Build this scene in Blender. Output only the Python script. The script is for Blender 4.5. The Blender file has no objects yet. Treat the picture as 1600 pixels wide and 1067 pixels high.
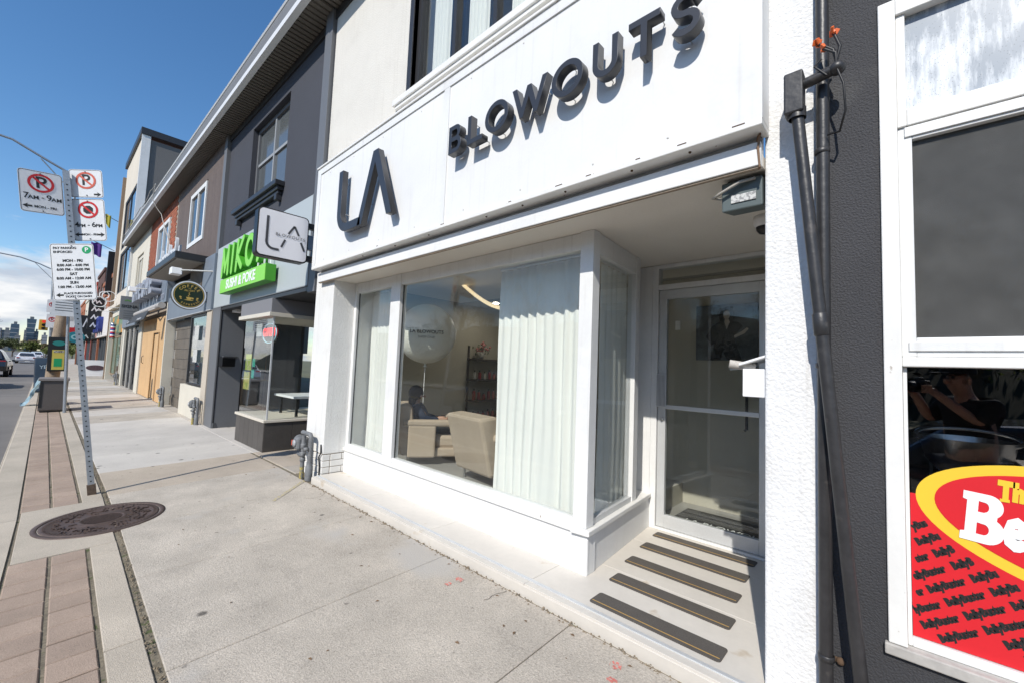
import bpy, bmesh, math, random
from mathutils import Vector, Matrix
random.seed(7)
sc = bpy.context.scene
COL = sc.collection
rad = math.radians

# ------------------------------------------------------------------ camera, sky, sun, exposure
cam_d = bpy.data.cameras.new('camera')
cam = bpy.data.objects.new('camera', cam_d); COL.objects.link(cam); sc.camera = cam
RC = ((0.7312284664, -0.0152327465, -0.6819625307), (0.6809733063, 0.0745640690, 0.7285022688), (0.0397528108, -0.9970998762, 0.0648964636))
CAM_Z = 1.55
m = Matrix.Identity(4)
for i in range(3):
    m[i][0] = RC[i][0]; m[i][1] = -RC[i][1]; m[i][2] = -RC[i][2]
m[2][3] = CAM_Z
cam.matrix_world = m
cam_d.sensor_width = 36; cam_d.lens = 653 / 1600 * 36
cam_d.clip_start = .02; cam_d.clip_end = 6000
SUN_TO = Vector((-.30, 1, -.91)).normalized()
sun_d = bpy.data.lights.new('sun', 'SUN'); sun_d.energy = 4.3; sun_d.angle = rad(.53); sun_d.color = (1, .955, .88)
sun = bpy.data.objects.new('sun', sun_d); COL.objects.link(sun)
sun.rotation_euler = SUN_TO.to_track_quat('-Z', 'Y').to_euler()
sun.location = (4, -9, 12)
w = bpy.data.worlds.new('World'); sc.world = w; w.use_nodes = True
wn = w.node_tree.nodes; wl = w.node_tree.links; wn.clear()
wo = wn.new('ShaderNodeOutputWorld'); bg = wn.new('ShaderNodeBackground'); bg.inputs[1].default_value = .14
sky = wn.new('ShaderNodeTexSky'); sky.sky_type = 'NISHITA'; sky.sun_disc = False
sky.sun_elevation = math.asin(-SUN_TO.z); sky.sun_rotation = math.atan2(.30, -1); sky.altitude = 100; sky.air_density = 1.0; sky.dust_density = .35; sky.ozone_density = 2.4
hsv = wn.new('ShaderNodeHueSaturation'); hsv.inputs['Saturation'].default_value = 1.22; hsv.inputs['Value'].default_value = 1.08
wl.new(sky.outputs[0], hsv.inputs['Color'])
# cumulus: noise over the direction, gathered in a belt above the horizon all the way round
geo = wn.new('ShaderNodeTexCoord'); sep = wn.new('ShaderNodeSeparateXYZ'); wl.new(geo.outputs['Generated'], sep.inputs[0])
mp = wn.new('ShaderNodeMapping'); mp.inputs['Scale'].default_value = (1, 1, 3.2); wl.new(geo.outputs['Generated'], mp.inputs[0])
nz = wn.new('ShaderNodeTexNoise'); nz.inputs['Scale'].default_value = 5.5; nz.inputs['Detail'].default_value = 9; nz.inputs['Roughness'].default_value = .58; nz.inputs['Distortion'].default_value = .25
wl.new(mp.outputs[0], nz.inputs['Vector'])
belt = wn.new('ShaderNodeValToRGB'); e = belt.color_ramp.elements
e[0].position = 0.0; e[0].color = (1, 1, 1, 1); e[1].position = .25; e[1].color = (0, 0, 0, 1)
for p_, v_ in ((.11, .98), (.155, .79), (.20, .66)): q_ = belt.color_ramp.elements.new(p_); q_.color = (v_, v_, v_, 1)
bm_ = wn.new('ShaderNodeMath'); bm_.operation = 'MULTIPLY_ADD'; bm_.inputs[1].default_value = .66; bm_.inputs[2].default_value = -.5; wl.new(belt.outputs[0], bm_.inputs[0])
wl.new(sep.outputs['Z'], belt.inputs[0])
addn = wn.new('ShaderNodeMath'); addn.operation = 'ADD'; wl.new(nz.outputs['Fac'], addn.inputs[0]); wl.new(bm_.outputs[0], addn.inputs[1])
cr = wn.new('ShaderNodeValToRGB'); cr.color_ramp.elements[0].position = .53; cr.color_ramp.elements[0].color = (0, 0, 0, 1); cr.color_ramp.elements[1].position = .70; cr.color_ramp.elements[1].color = (.92, .92, .92, 1)
wl.new(addn.outputs[0], cr.inputs[0])
nz2 = wn.new('ShaderNodeTexNoise'); nz2.inputs['Scale'].default_value = 12; nz2.inputs['Detail'].default_value = 6; wl.new(mp.outputs[0], nz2.inputs['Vector'])
cc = wn.new('ShaderNodeValToRGB'); cc.color_ramp.elements[0].position = .35; cc.color_ramp.elements[0].color = (3.6, 4.0, 4.7, 1); cc.color_ramp.elements[1].position = .62; cc.color_ramp.elements[1].color = (6.6, 6.5, 6.5, 1)
wl.new(nz2.outputs['Fac'], cc.inputs[0])
mx = wn.new('ShaderNodeMixRGB'); wl.new(cr.outputs[0], mx.inputs[0]); wl.new(hsv.outputs[0], mx.inputs[1]); wl.new(cc.outputs[0], mx.inputs[2])
wl.new(mx.outputs[0], bg.inputs[0]); wl.new(bg.outputs[0], wo.inputs[0])
sc.view_settings.view_transform = 'Standard'; sc.view_settings.look = 'None'; sc.view_settings.gamma = 1; sc.view_settings.exposure = .14
sc.view_settings.use_curve_mapping = False
cy = sc.cycles; cy.use_denoising = True; cy.max_bounces = 8; cy.diffuse_bounces = 4; cy.glossy_bounces = 4; cy.transmission_bounces = 6; cy.transparent_max_bounces = 20
cy.caustics_reflective = False; cy.caustics_refractive = False; cy.sample_clamp_indirect = 6

# ------------------------------------------------------------------ materials
MATS = {}
def mat(name, col, rough=.6, n=(0, 0), blotch=(0, 0), bump=(0, 0), rand=0, metal=0, spec=.5, vor=None, emit=0, wave=None, coat=0, sss=0, gum=0, bd=.006, streak=0):
    """procedural surface: n=(scale, amount) fine tone, blotch=(scale, amount) broad tone, bump=(scale, strength), rand = per-piece tone"""
    if name in MATS: return MATS[name]
    M = bpy.data.materials.new(name); M.use_nodes = True; MATS[name] = M
    nt = M.node_tree; N = nt.nodes; L = nt.links; N.clear()
    out = N.new('ShaderNodeOutputMaterial'); p = N.new('ShaderNodeBsdfPrincipled'); L.new(p.outputs[0], out.inputs[0])
    p.inputs['Roughness'].default_value = rough; p.inputs['Metallic'].default_value = metal
    p.inputs['Specular IOR Level'].default_value = spec; p.inputs['Coat Weight'].default_value = coat
    p.inputs['Coat Roughness'].default_value = .05
    g = N.new('ShaderNodeNewGeometry'); pos = g.outputs['Position']
    c = N.new('ShaderNodeRGB'); c.outputs[0].default_value = (*col, 1); cur = c.outputs[0]
    def mult(fac, amt, cur):
        mr = N.new('ShaderNodeMapRange'); mr.inputs[1].default_value = .3; mr.inputs[2].default_value = .7; mr.inputs[3].default_value = 1 - amt; mr.inputs[4].default_value = 1 + amt
        L.new(fac, mr.inputs[0])
        v = N.new('ShaderNodeVectorMath'); v.operation = 'SCALE'; L.new(cur, v.inputs[0]); L.new(mr.outputs[0], v.inputs['Scale']); return v.outputs[0]
    for s, a, d in ((n[0], n[1], 4), (blotch[0], blotch[1], 6)):
        if a:
            t = N.new('ShaderNodeTexNoise'); t.inputs['Scale'].default_value = s; t.inputs['Detail'].default_value = d; t.inputs['Roughness'].default_value = .62; L.new(pos, t.inputs['Vector']); cur = mult(t.outputs['Fac'], a, cur)
    if rand:
        oi = N.new('ShaderNodeObjectInfo'); mr = N.new('ShaderNodeMapRange'); mr.inputs[3].default_value = 1 - rand; mr.inputs[4].default_value = 1 + rand; L.new(oi.outputs['Random'], mr.inputs[0])
        v = N.new('ShaderNodeVectorMath'); v.operation = 'SCALE'; L.new(cur, v.inputs[0]); L.new(mr.outputs[0], v.inputs['Scale']); cur = v.outputs[0]
    if gum:   # dark chewing gum spots and grit
        for s_, thr, dk in ((2.3, .085, .30), (4.5, .075, .55), (22, .14, .80)):
            vo = N.new('ShaderNodeTexVoronoi'); vo.inputs['Scale'].default_value = s_; L.new(pos, vo.inputs['Vector'])
            nn = N.new('ShaderNodeTexNoise'); nn.inputs['Scale'].default_value = 30; L.new(pos, nn.inputs['Vector'])
            mm = N.new('ShaderNodeMath'); mm.operation = 'MULTIPLY_ADD'; mm.inputs[1].default_value = .06; L.new(nn.outputs['Fac'], mm.inputs[0]); L.new(vo.outputs['Distance'], mm.inputs[2])
            mr = N.new('ShaderNodeMapRange'); mr.inputs[1].default_value = thr; mr.inputs[2].default_value = thr + .03; mr.inputs[3].default_value = dk; mr.inputs[4].default_value = 1; L.new(mm.outputs[0], mr.inputs[0])
            v = N.new('ShaderNodeVectorMath'); v.operation = 'SCALE'; L.new(cur, v.inputs[0]); L.new(mr.outputs[0], v.inputs['Scale']); cur = v.outputs[0]
    if streak:   # rain streaks and handling marks on paint
        for sc3, lo, hi, dk in (((26, 26, 1.1), .56, .80, streak), ((3.5, 3.5, 3.5), .58, .85, streak * .8), ((140, 140, 90), .70, .78, streak * 1.6)):
            mpp = N.new('ShaderNodeMapping'); mpp.inputs['Scale'].default_value = sc3; L.new(pos, mpp.inputs[0])
            t = N.new('ShaderNodeTexNoise'); t.inputs['Scale'].default_value = 1; t.inputs['Detail'].default_value = 6; L.new(mpp.outputs[0], t.inputs['Vector'])
            mr = N.new('ShaderNodeMapRange'); mr.inputs[1].default_value = lo; mr.inputs[2].default_value = hi; mr.inputs[3].default_value = 0; mr.inputs[4].default_value = dk; L.new(t.outputs['Fac'], mr.inputs[0])
            mi = N.new('ShaderNodeMixRGB'); L.new(mr.outputs[0], mi.inputs[0]); L.new(cur, mi.inputs[1]); mi.inputs[2].default_value = (.30, .26, .21, 1); cur = mi.outputs[0]
    if vor:   # (scale, c2): patches of a second colour
        t = N.new('ShaderNodeTexNoise'); t.inputs['Scale'].default_value = vor[0]; t.inputs['Detail'].default_value = 5; L.new(pos, t.inputs['Vector'])
        mr = N.new('ShaderNodeMapRange'); mr.inputs[1].default_value = vor[2] if len(vor) > 2 else .52; mr.inputs[2].default_value = mr.inputs[1].default_value + .06; L.new(t.outputs['Fac'], mr.inputs[0])
        mi = N.new('ShaderNodeMixRGB'); L.new(mr.outputs[0], mi.inputs[0]); L.new(cur, mi.inputs[1]); mi.inputs[2].default_value = (*vor[1], 1); cur = mi.outputs[0]
    if wave:  # (axis, scale, dark): grain or grooves
        wv = N.new('ShaderNodeTexWave'); wv.bands_direction = wave[0]; wv.inputs['Scale'].default_value = wave[1]; wv.inputs['Distortion'].default_value = wave[3] if len(wave) > 3 else 0; L.new(pos, wv.inputs['Vector'])
        cur = mult(wv.outputs['Fac'], wave[2], cur)
    L.new(cur, p.inputs['Base Color'])
    if bump[1]:
        t = N.new('ShaderNodeTexNoise'); t.inputs['Scale'].default_value = bump[0]; t.inputs['Detail'].default_value = 3; L.new(pos, t.inputs['Vector'])
        b = N.new('ShaderNodeBump'); b.inputs['Strength'].default_value = bump[1]; b.inputs['Distance'].default_value = bd; L.new(t.outputs['Fac'], b.inputs['Height']); L.new(b.outputs[0], p.inputs['Normal'])
    if emit:
        p.inputs['Emission Color'].default_value = (*col, 1); p.inputs['Emission Strength'].default_value = emit
    if sss:
        tr = N.new('ShaderNodeBsdfTranslucent'); L.new(cur, tr.inputs[0]); ms = N.new('ShaderNodeMixShader'); ms.inputs[0].default_value = sss
        L.new(p.outputs[0], ms.inputs[1]); L.new(tr.outputs[0], ms.inputs[2]); L.new(ms.outputs[0], out.inputs[0])
    return M
def glass_mat(name, tint=(.9, .93, .92), f0=.05, grime=0, rough=0, dirt=None):
    M = bpy.data.materials.new(name); M.use_nodes = True; nt = M.node_tree; N = nt.nodes; L = nt.links; N.clear()
    out = N.new('ShaderNodeOutputMaterial'); t = N.new('ShaderNodeBsdfTransparent'); t.inputs[0].default_value = (*tint, 1)
    g = N.new('ShaderNodeBsdfGlossy'); g.inputs['Roughness'].default_value = rough; g.inputs[0].default_value = (.95, .97, 1, 1)
    lw = N.new('ShaderNodeLayerWeight'); lw.inputs[0].default_value = .5
    pw = N.new('ShaderNodeMath'); pw.operation = 'POWER'; pw.inputs[1].default_value = 4.2; L.new(lw.outputs['Facing'], pw.inputs[0])
    ma = N.new('ShaderNodeMath'); ma.operation = 'MULTIPLY_ADD'; ma.inputs[1].default_value = 1 - f0; ma.inputs[2].default_value = f0; L.new(pw.outputs[0], ma.inputs[0])
    mi = N.new('ShaderNodeMixShader'); L.new(ma.outputs[0], mi.inputs[0]); L.new(t.outputs[0], mi.inputs[1]); L.new(g.outputs[0], mi.inputs[2])
    cur = mi.outputs[0]
    if grime:
        d = N.new('ShaderNodeBsdfDiffuse'); d.inputs[0].default_value = (.75, .75, .72, 1)
        nz = N.new('ShaderNodeTexNoise'); nz.inputs['Scale'].default_value = 2.2; nz.inputs['Detail'].default_value = 8
        ge = N.new('ShaderNodeNewGeometry'); L.new(ge.outputs['Position'], nz.inputs['Vector'])
        mr = N.new('ShaderNodeMapRange'); mr.inputs[1].default_value = .35; mr.inputs[2].default_value = .75; mr.inputs[3].default_value = grime * (.3 if grime < .1 else .75); mr.inputs[4].default_value = grime; L.new(nz.outputs['Fac'], mr.inputs[0])
        nz.inputs['Scale'].default_value = 2.2 if grime < .1 else 9; m2 = N.new('ShaderNodeMixShader'); L.new(mr.outputs[0], m2.inputs[0]); L.new(cur, m2.inputs[1]); L.new(d.outputs[0], m2.inputs[2]); cur = m2.outputs[0]
    L.new(cur, out.inputs[0]); MATS[name] = M
    return M

WHITE = mat('white_paint', (.74, .74, .73), .55, n=(60, .015), blotch=(1.3, .045), bump=(6, .25), streak=.13)
WHITE_TRIM = mat('white_trim', (.74, .74, .725), .42, n=(40, .02), blotch=(3, .05), bump=(9, .2), streak=.2)
WORN_WHITE = mat('worn_white_frame', (.76, .75, .72), .45, n=(30, .02), blotch=(4, .05), vor=(22, (.34, .28, .22), .70), bump=(60, .06))
STUCCO_W = mat('white_stucco', (.75, .75, .745), .8, n=(60, .03), blotch=(1.2, .04), bump=(62, .55), bd=.012, streak=.26)
STUCCO_P = mat('white_rough_plaster', (.74, .735, .71), .85, n=(40, .02), blotch=(1.5, .06), bump=(70, .5), bd=.012, streak=.25)
CREAM = mat('cream_stucco', (.66, .635, .58), .85, n=(45, .025), blotch=(1.2, .05), bump=(110, .5), bd=.01, streak=.15)
CEIL = mat('alcove_ceiling', (.72, .68, .61), .9, n=(120, .03), bump=(160, .3))
DARK_ST = mat('dark_grey_stucco', (.048, .051, .064), .85, n=(60, .07), blotch=(.8, .08), bump=(90, .5), bd=.012)
DELI_ST = mat('charcoal_stucco', (.040, .040, .044), .75, n=(120, .15), blotch=(1.3, .18), bump=(120, .65), bd=.010, vor=(2.2, (.055, .055, .057), .58))
DARK_TRIM = mat('dark_trim', (.030, .030, .033), .4, n=(40, .05), bump=(40, .05))
GREY_TRIM = mat('grey_trim', (.14, .145, .155), .5, n=(30, .04))
LETTER = mat('charcoal_letter', (.032, .033, .038), .36, n=(80, .05), blotch=(6, .08), spec=.6)
STEEL = mat('stainless', (.55, .55, .54), .3, metal=1, n=(70, .05))
ALU = mat('aluminium', (.62, .63, .63), .42, metal=.35, n=(90, .04), blotch=(5, .05))
GALV = mat('galvanised_steel', (.36, .39, .42), .5, metal=.6, n=(45, .12), blotch=(9, .1))
PIPE = mat('painted_pipe', (.030, .029, .030), .42, n=(35, .15), blotch=(7, .25), bump=(30, .3), vor=(11, (.06, .055, .052), .62))
GAS = mat('gas_pipe_grey', (.16, .165, .17), .55, n=(45, .15), blotch=(9, .2), bump=(40, .15))
YELLOW_P = mat('yellow_paint_mark', (.36, .29, .09), .8, n=(50, .3), vor=(40, (.16, .165, .17), .5))
CONC = mat('sidewalk_concrete', (.425, .380, .322), .88, n=(95, .26), blotch=(2.2, .17), bump=(120, .8), rand=.06, gum=1, vor=(.8, (.43, .40, .36), .60), streak=.16)
CONC_L = mat('pale_new_concrete', (.50, .468, .425), .88, n=(150, .12), blotch=(1.4, .10), bump=(160, .35), rand=.035, gum=1)
CONC_T = mat('tan_concrete', (.42, .358, .288), .9, n=(160, .22), blotch=(1.6, .12), bump=(170, .6), rand=.03, gum=1)
KERB = mat('kerb_concrete', (.435, .382, .312), .9, n=(170, .26), blotch=(1.8, .12), bump=(190, .7), rand=.04)
PAVER = mat('brown_paver', (.335, .255, .200), .9, n=(170, .24), blotch=(3.5, .13), bump=(190, .6), rand=.08)
JOINT = mat('joint_dirt', (.17, .145, .105), .95, n=(60, .35), blotch=(5, .3), bump=(60, .6), vor=(14, (.07, .085, .03), .60))
ASPH = mat('asphalt', (.155, .145, .135), .9, n=(120, .18), blotch=(.7, .13), bump=(130, .5), vor=(.5, (.19, .175, .16), .56))
IRON = mat('cast_iron', (.095, .066, .055), .6, n=(60, .22), blotch=(8, .22), bump=(70, .3), metal=.25)
STEP_T = mat('pale_stone_tile', (.60, .56, .50), .5, n=(18, .03), blotch=(2.2, .05), rand=.025, vor=(5, (.52, .45, .36), .66))
GRIP = mat('grey_grip_tape', (.088, .078, .068), .85, n=(220, .25), bump=(260, .4), blotch=(6, .1))
GRIP_L = mat('orange_line', (.44, .27, .08), .7, n=(80, .1))
TILE_D = mat('dark_grey_tile', (.075, .068, .062), .45, n=(50, .1), blotch=(4, .12), rand=.1, spec=.4)
GROUT = mat('grout', (.35, .33, .30), .9)
MIKO_P = mat('silver_panel', (.42, .46, .47), .45, n=(20, .01), blotch=(.9, .02))
MIKO_E = mat('panel_edge', (.20, .21, .22), .5)
GREEN = mat('lime_green', (.13, .58, .03), .45, n=(50, .03), emit=.12)
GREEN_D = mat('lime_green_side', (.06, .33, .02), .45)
WHITE_S = mat('sign_white', (.82, .82, .82), .4, n=(60, .01), blotch=(3, .03))
SIGN_M = mat('sign_metal_white', (.74, .75, .76), .35, n=(40, .02), blotch=(5, .04), vor=(30, (.5, .46, .42), .74))
RED_S = mat('sign_red', (.55, .02, .025), .4, n=(50, .04))
RED_F = mat('faded_sign_red', (.60, .12, .075), .45, n=(50, .05))
BLACK_S = mat('sign_black', (.018, .02, .02), .45)
GREEN_S = mat('sign_green', (.01, .33, .12), .45)
LIGHTBOX = mat('blade_sign_face', (.70, .69, .71), .25, coat=.3, n=(10, .01))
BLACK = mat('black_plastic', (.012, .012, .013), .4)
GLASS = glass_mat('shop_glass', (.955, .968, .955), .030, grime=.008)
GLASS_D = glass_mat('deli_glass', (.86, .86, .86), .10)
DGLASS = mat('dark_window_pane', (.035, .04, .045), .06, spec=.9)
BGLASS = mat('blue_window_pane', (.05, .075, .11), .05, spec=1.0, coat=.6)
CURT = mat('sheer_curtain', (.92, .92, .89), .85, n=(140, .02), sss=.15)
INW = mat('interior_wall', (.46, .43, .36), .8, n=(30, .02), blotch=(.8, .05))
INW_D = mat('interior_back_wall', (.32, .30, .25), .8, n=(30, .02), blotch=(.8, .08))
INF = mat('interior_floor', (.30, .29, .275), .35, n=(8, .05), blotch=(1, .08))
BEIGE = mat('beige_upholstery', (.43, .345, .26), .8, n=(120, .06), blotch=(4, .06), bump=(200, .2))
WOOD_P = mat('bare_plywood', (.56, .36, .18), .8, n=(30, .05), blotch=(1.5, .09), wave=('X', 3, .06, 6), rand=.05)
BRICK = mat('red_brick', (.34, .11, .06), .9, n=(50, .12), blotch=(2, .12), rand=.22)
MORTAR = mat('mortar', (.33, .28, .23), .95, n=(40, .1))
SIDING = mat('brown_siding', (.135, .103, .088), .7, n=(12, .09), blotch=(2, .06), rand=.07)
PALEW = mat('pale_cream_render', (.60, .565, .48), .85, n=(40, .03), blotch=(1.2, .06), bump=(80, .15))
SLATE = mat('blue_grey_board', (.17, .20, .24), .5, n=(15, .03), blotch=(1.2, .06))
STONE_G = mat('grey_stone_tile', (.135, .115, .092), .6, n=(25, .14), blotch=(3, .14), rand=.1)
GREYW = mat('grey_render', (.16, .155, .15), .85, n=(30, .03), blotch=(.5, .05), bump=(60, .2))
OFFW = mat('off_white_render', (.62, .56, .47), .8, n=(20, .02), blotch=(.6, .04))
SOFF = mat('soffit_metal', (.15, .135, .115), .6, n=(20, .06))
GUTT = mat('white_gutter', (.70, .70, .70), .4, blotch=(2, .05))
MANS = mat('grey_flashing', (.15, .15, .15), .6, n=(20, .05), blotch=(1.5, .08))
GOLD = mat('gold_paint', (.55, .37, .09), .45)
BIN_M = mat('bin_grey', (.105, .092, .085), .6, n=(30, .06), blotch=(3, .06))
POLEW = mat('weathered_wood', (.30, .23, .165), .9, n=(14, .15), blotch=(4, .15), wave=('X', 18, .1, 4), bump=(60, .4))
SKIN = mat('skin', (.42, .24, .165), .55, n=(60, .03))
HAIR = mat('dark_hair', (.012, .007, .005), .7, spec=.2, n=(90, .3), bump=(120, .3))
NAVY = mat('navy_cloth', (.018, .028, .055), .85, n=(120, .1), bump=(60, .2))
BLACKC = mat('black_cloth', (.012, .012, .013), .85, n=(120, .1))
TYRE = mat('tyre', (.018, .018, .019), .8)
BARK = mat('bark', (.10, .078, .06), .95, n=(30, .2), bump=(40, .4))

# ------------------------------------------------------------------ mesh helpers
class MB:
    def __init__(s): s.v = []; s.f = []; s.sm = []
    def add(s, vs, fs, smooth=False):
        b = len(s.v); s.v += [tuple(v) for v in vs]; s.f += [tuple(b + i for i in f) for f in fs]; s.sm += [smooth] * len(fs); return s
    def box(s, x0, x1, y0, y1, z0, z1):
        return s.add([(x0, y0, z0), (x1, y0, z0), (x1, y1, z0), (x0, y1, z0), (x0, y0, z1), (x1, y0, z1), (x1, y1, z1), (x0, y1, z1)],
                     [(0, 3, 2, 1), (4, 5, 6, 7), (0, 1, 5, 4), (1, 2, 6, 5), (2, 3, 7, 6), (3, 0, 4, 7)])
    def obox(s, c, r, u, n, w_, h, d):
        """box centred at c with half extents along unit vectors r, u, n"""
        c = Vector(c); r = Vector(r) * w_ / 2; u = Vector(u) * h / 2; n = Vector(n) * d / 2
        V = [c + a * r + b * u + k * n for k in (-1, 1) for b in (-1, 1) for a in (-1, 1)]
        return s.add(V, [(0, 2, 3, 1), (4, 5, 7, 6), (0, 1, 5, 4), (2, 6, 7, 3), (0, 4, 6, 2), (1, 3, 7, 5)])
    def prism(s, poly, fn):
        """poly: 2D points (counter-clockwise); fn(a, b, k) -> 3D point for k = 0 / 1"""
        n = len(poly); V = [fn(a, b, 0) for a, b in poly] + [fn(a, b, 1) for a, b in poly]
        F = [tuple(range(n))[::-1], tuple(range(n, 2 * n))] + [(i, (i + 1) % n, n + (i + 1) % n, n + i) for i in range(n)]
        return s.add(V, F)
    def tube(s, pts, r, n=8, closed=False, caps=True):
        P = [Vector(p) for p in pts]; k = len(P); R_ = r if isinstance(r, (list, tuple)) else [r] * k
        rings = []; ref = None
        for i, p in enumerate(P):
            a = P[(i - 1) % k] if (i or closed) else P[0]; b = P[(i + 1) % k] if (i < k - 1 or closed) else P[-1]
            t = (b - a).normalized()
            if ref is None or abs(ref.dot(t)) > .97: ref = Vector((0, 0, 1)) if abs(t.z) < .9 else Vector((1, 0, 0))
            x = t.cross(ref).normalized(); y = x.cross(t).normalized(); ref = y
            rings.append([p + R_[i] * (math.cos(2 * math.pi * j / n) * x + math.sin(2 * math.pi * j / n) * y) for j in range(n)])
        V = [q for rg in rings for q in rg]; F = []
        for i in range(k if closed else k - 1):
            for j in range(n):
                a = i * n + j; b = i * n + (j + 1) % n; i2 = (i + 1) % k
                F.append((a, i2 * n + j, i2 * n + (j + 1) % n, b))
        s.add(V, F, True)
        if caps and not closed:
            s.add(rings[0], [tuple(range(n))]); s.add(rings[-1], [tuple(range(n))[::-1]])
        return s
    def lathe(s, prof, c=(0, 0, 0), ax=(0, 0, 1), n=16):
        """prof: list of (radius, height) along axis ax from c"""
        ax = Vector(ax).normalized(); c = Vector(c); ref = Vector((0, 0, 1)) if abs(ax.z) < .9 else Vector((1, 0, 0))
        x = ax.cross(ref).normalized(); y = ax.cross(x).normalized()
        V = []; F = []
        for r, h in prof:
            for j in range(n):
                a = 2 * math.pi * j / n; V.append(c + ax * h + r * (math.cos(a) * x + math.sin(a) * y))
        for i in range(len(prof) - 1):
            for j in range(n):
                F.append((i * n + j, i * n + (j + 1) % n, (i + 1) * n + (j + 1) % n, (i + 1) * n + j))
        s.add(V, F, True)
        return s
    def ball(s, c, r, n=14, m_=9, sc_=(1, 1, 1)):
        V = []; F = []
        for i in range(m_ + 1):
            th = math.pi * i / m_
            for j in range(n):
                a = 2 * math.pi * j / n
                V.append((c[0] + r * sc_[0] * math.sin(th) * math.cos(a), c[1] + r * sc_[1] * math.sin(th) * math.sin(a), c[2] + r * sc_[2] * math.cos(th)))
        for i in range(m_):
            for j in range(n): F.append((i * n + j, (i + 1) * n + j, (i + 1) * n + (j + 1) % n, i * n + (j + 1) % n))
        return s.add(V, F, True)
    def wall(s, x0, x1, z0, z1, y0, y1, holes=()):
        """wall slab in the XZ plane between y0 (front) and y1 with rectangular holes (hx0, hx1, hz0, hz1)"""
        X = sorted({x0, x1, *[h[0] for h in holes], *[h[1] for h in holes]}); Z = sorted({z0, z1, *[h[2] for h in holes], *[h[3] for h in holes]})
        inside = lambda i, k: 0 <= i < len(X) - 1 and 0 <= k < len(Z) - 1 and not any(h[0] <= (X[i] + X[i + 1]) / 2 <= h[1] and h[2] <= (Z[k] + Z[k + 1]) / 2 <= h[3] for h in holes)
        for i in range(len(X) - 1):
            for k in range(len(Z) - 1):
                if not inside(i, k): continue
                a, b, c, d = X[i], X[i + 1], Z[k], Z[k + 1]
                s.add([(a, y0, c), (b, y0, c), (b, y0, d), (a, y0, d)], [(0, 1, 2, 3)]); s.add([(a, y1, c), (b, y1, c), (b, y1, d), (a, y1, d)], [(3, 2, 1, 0)])
                if not inside(i - 1, k): s.add([(a, y0, c), (a, y0, d), (a, y1, d), (a, y1, c)], [(0, 1, 2, 3)])
                if not inside(i + 1, k): s.add([(b, y0, c), (b, y0, d), (b, y1, d), (b, y1, c)], [(3, 2, 1, 0)])
                if not inside(i, k - 1): s.add([(a, y0, c), (b, y0, c), (b, y1, c), (a, y1, c)], [(3, 2, 1, 0)])
                if not inside(i, k + 1): s.add([(a, y0, d), (b, y0, d), (b, y1, d), (a, y1, d)], [(0, 1, 2, 3)])
        return s
    def mesh(s, name, off=(0, 0, 0), bevel=0):
        me = bpy.data.meshes.new(name)
        me.from_pydata([(a - off[0], b - off[1], c - off[2]) for a, b, c in s.v], [], s.f)
        if bevel:
            bm = bmesh.new(); bm.from_mesh(me)
            bmesh.ops.bevel(bm, geom=[e_ for e_ in bm.edges if len(e_.link_faces) == 2 and e_.calc_face_angle(0) > .5], offset=bevel, segments=2, affect='EDGES', profile=.5, clamp_overlap=True)
            bm.to_mesh(me); bm.free()
        elif any(s.sm):
            me.polygons.foreach_set('use_smooth', s.sm)
        me.update(); return me

def setp(o, label=None, cat=None, group=None, kind=None):
    if label: o['label'] = label
    if cat: o['category'] = cat
    if group: o['group'] = group
    if kind: o['kind'] = kind
    return o
P0 = Vector((-6, 2.3, 0)); TH = .02
def lw(l, d, z=0): return Vector((P0.x + l * math.cos(TH) - d * math.sin(TH), P0.y + l * math.sin(TH) + d * math.cos(TH), z))
class T:
    """a thing: an Empty at its base; parts are given in the thing's frame coordinates and stored relative to its base point"""
    def __init__(s, name, label, cat, base=(0, 0, 0), row=False, group=None, rz=0, rel=False, kind=None):
        s.o = bpy.data.objects.new(name, None); COL.objects.link(s.o); s.o.empty_display_size = .2
        if row: s.o.location = lw(base[0], base[1], base[2]); s.o.rotation_euler = (0, 0, TH); s.off = base
        else:
            s.o.location = base; s.o.rotation_euler = (0, 0, rz); s.off = (0, 0, 0) if rel else base
        setp(s.o, label, cat, group, kind)
    def part(s, name, mb, M, parent=None, bevel=0, label=None, kind=None):
        me = mb.mesh(name, s.off, bevel) if isinstance(mb, MB) else mb
        if not isinstance(mb, MB): me.transform(Matrix.Translation(-Vector(s.off)))
        if not me.materials: me.materials.append(M)
        o = bpy.data.objects.new(name, me); COL.objects.link(o); o.parent = parent or s.o
        if label: o['label'] = label
        if kind: o['kind'] = kind
        return o
    def box(s, name, M, x0, x1, y0, y1, z0, z1, parent=None, bevel=.004, label=None):
        return s.part(name, MB().box(x0, x1, y0, y1, z0, z1), M, parent, bevel, label)
def one(name, mb, M, label, cat, group=None, kind=None, bevel=0, base=None):
    b = base or (0, 0, 0)
    me = mb.mesh(name, b, bevel); me.materials.append(M); o = bpy.data.objects.new(name, me); COL.objects.link(o); o.location = b
    return setp(o, label, cat, group, kind)
def struct(name, mb, M, kind='structure'):
    me = mb.mesh(name); me.materials.append(M); o = bpy.data.objects.new(name, me); COL.objects.link(o); o['kind'] = kind; return o
def child(name, me, M, parent):
    if not me.materials: me.materials.append(M)
    o = bpy.data.objects.new(name, me); COL.objects.link(o); o.parent = parent; return o
def copy_tree(o, parent=None):
    c = o.copy(); COL.objects.link(c); c.parent = parent
    for ch in list(o.children): copy_tree(ch, c)
    return c
FRONT = ((1, 0, 0), (0, 0, 1)); SIDE = ((0, 1, 0), (0, 0, 1))
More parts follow.
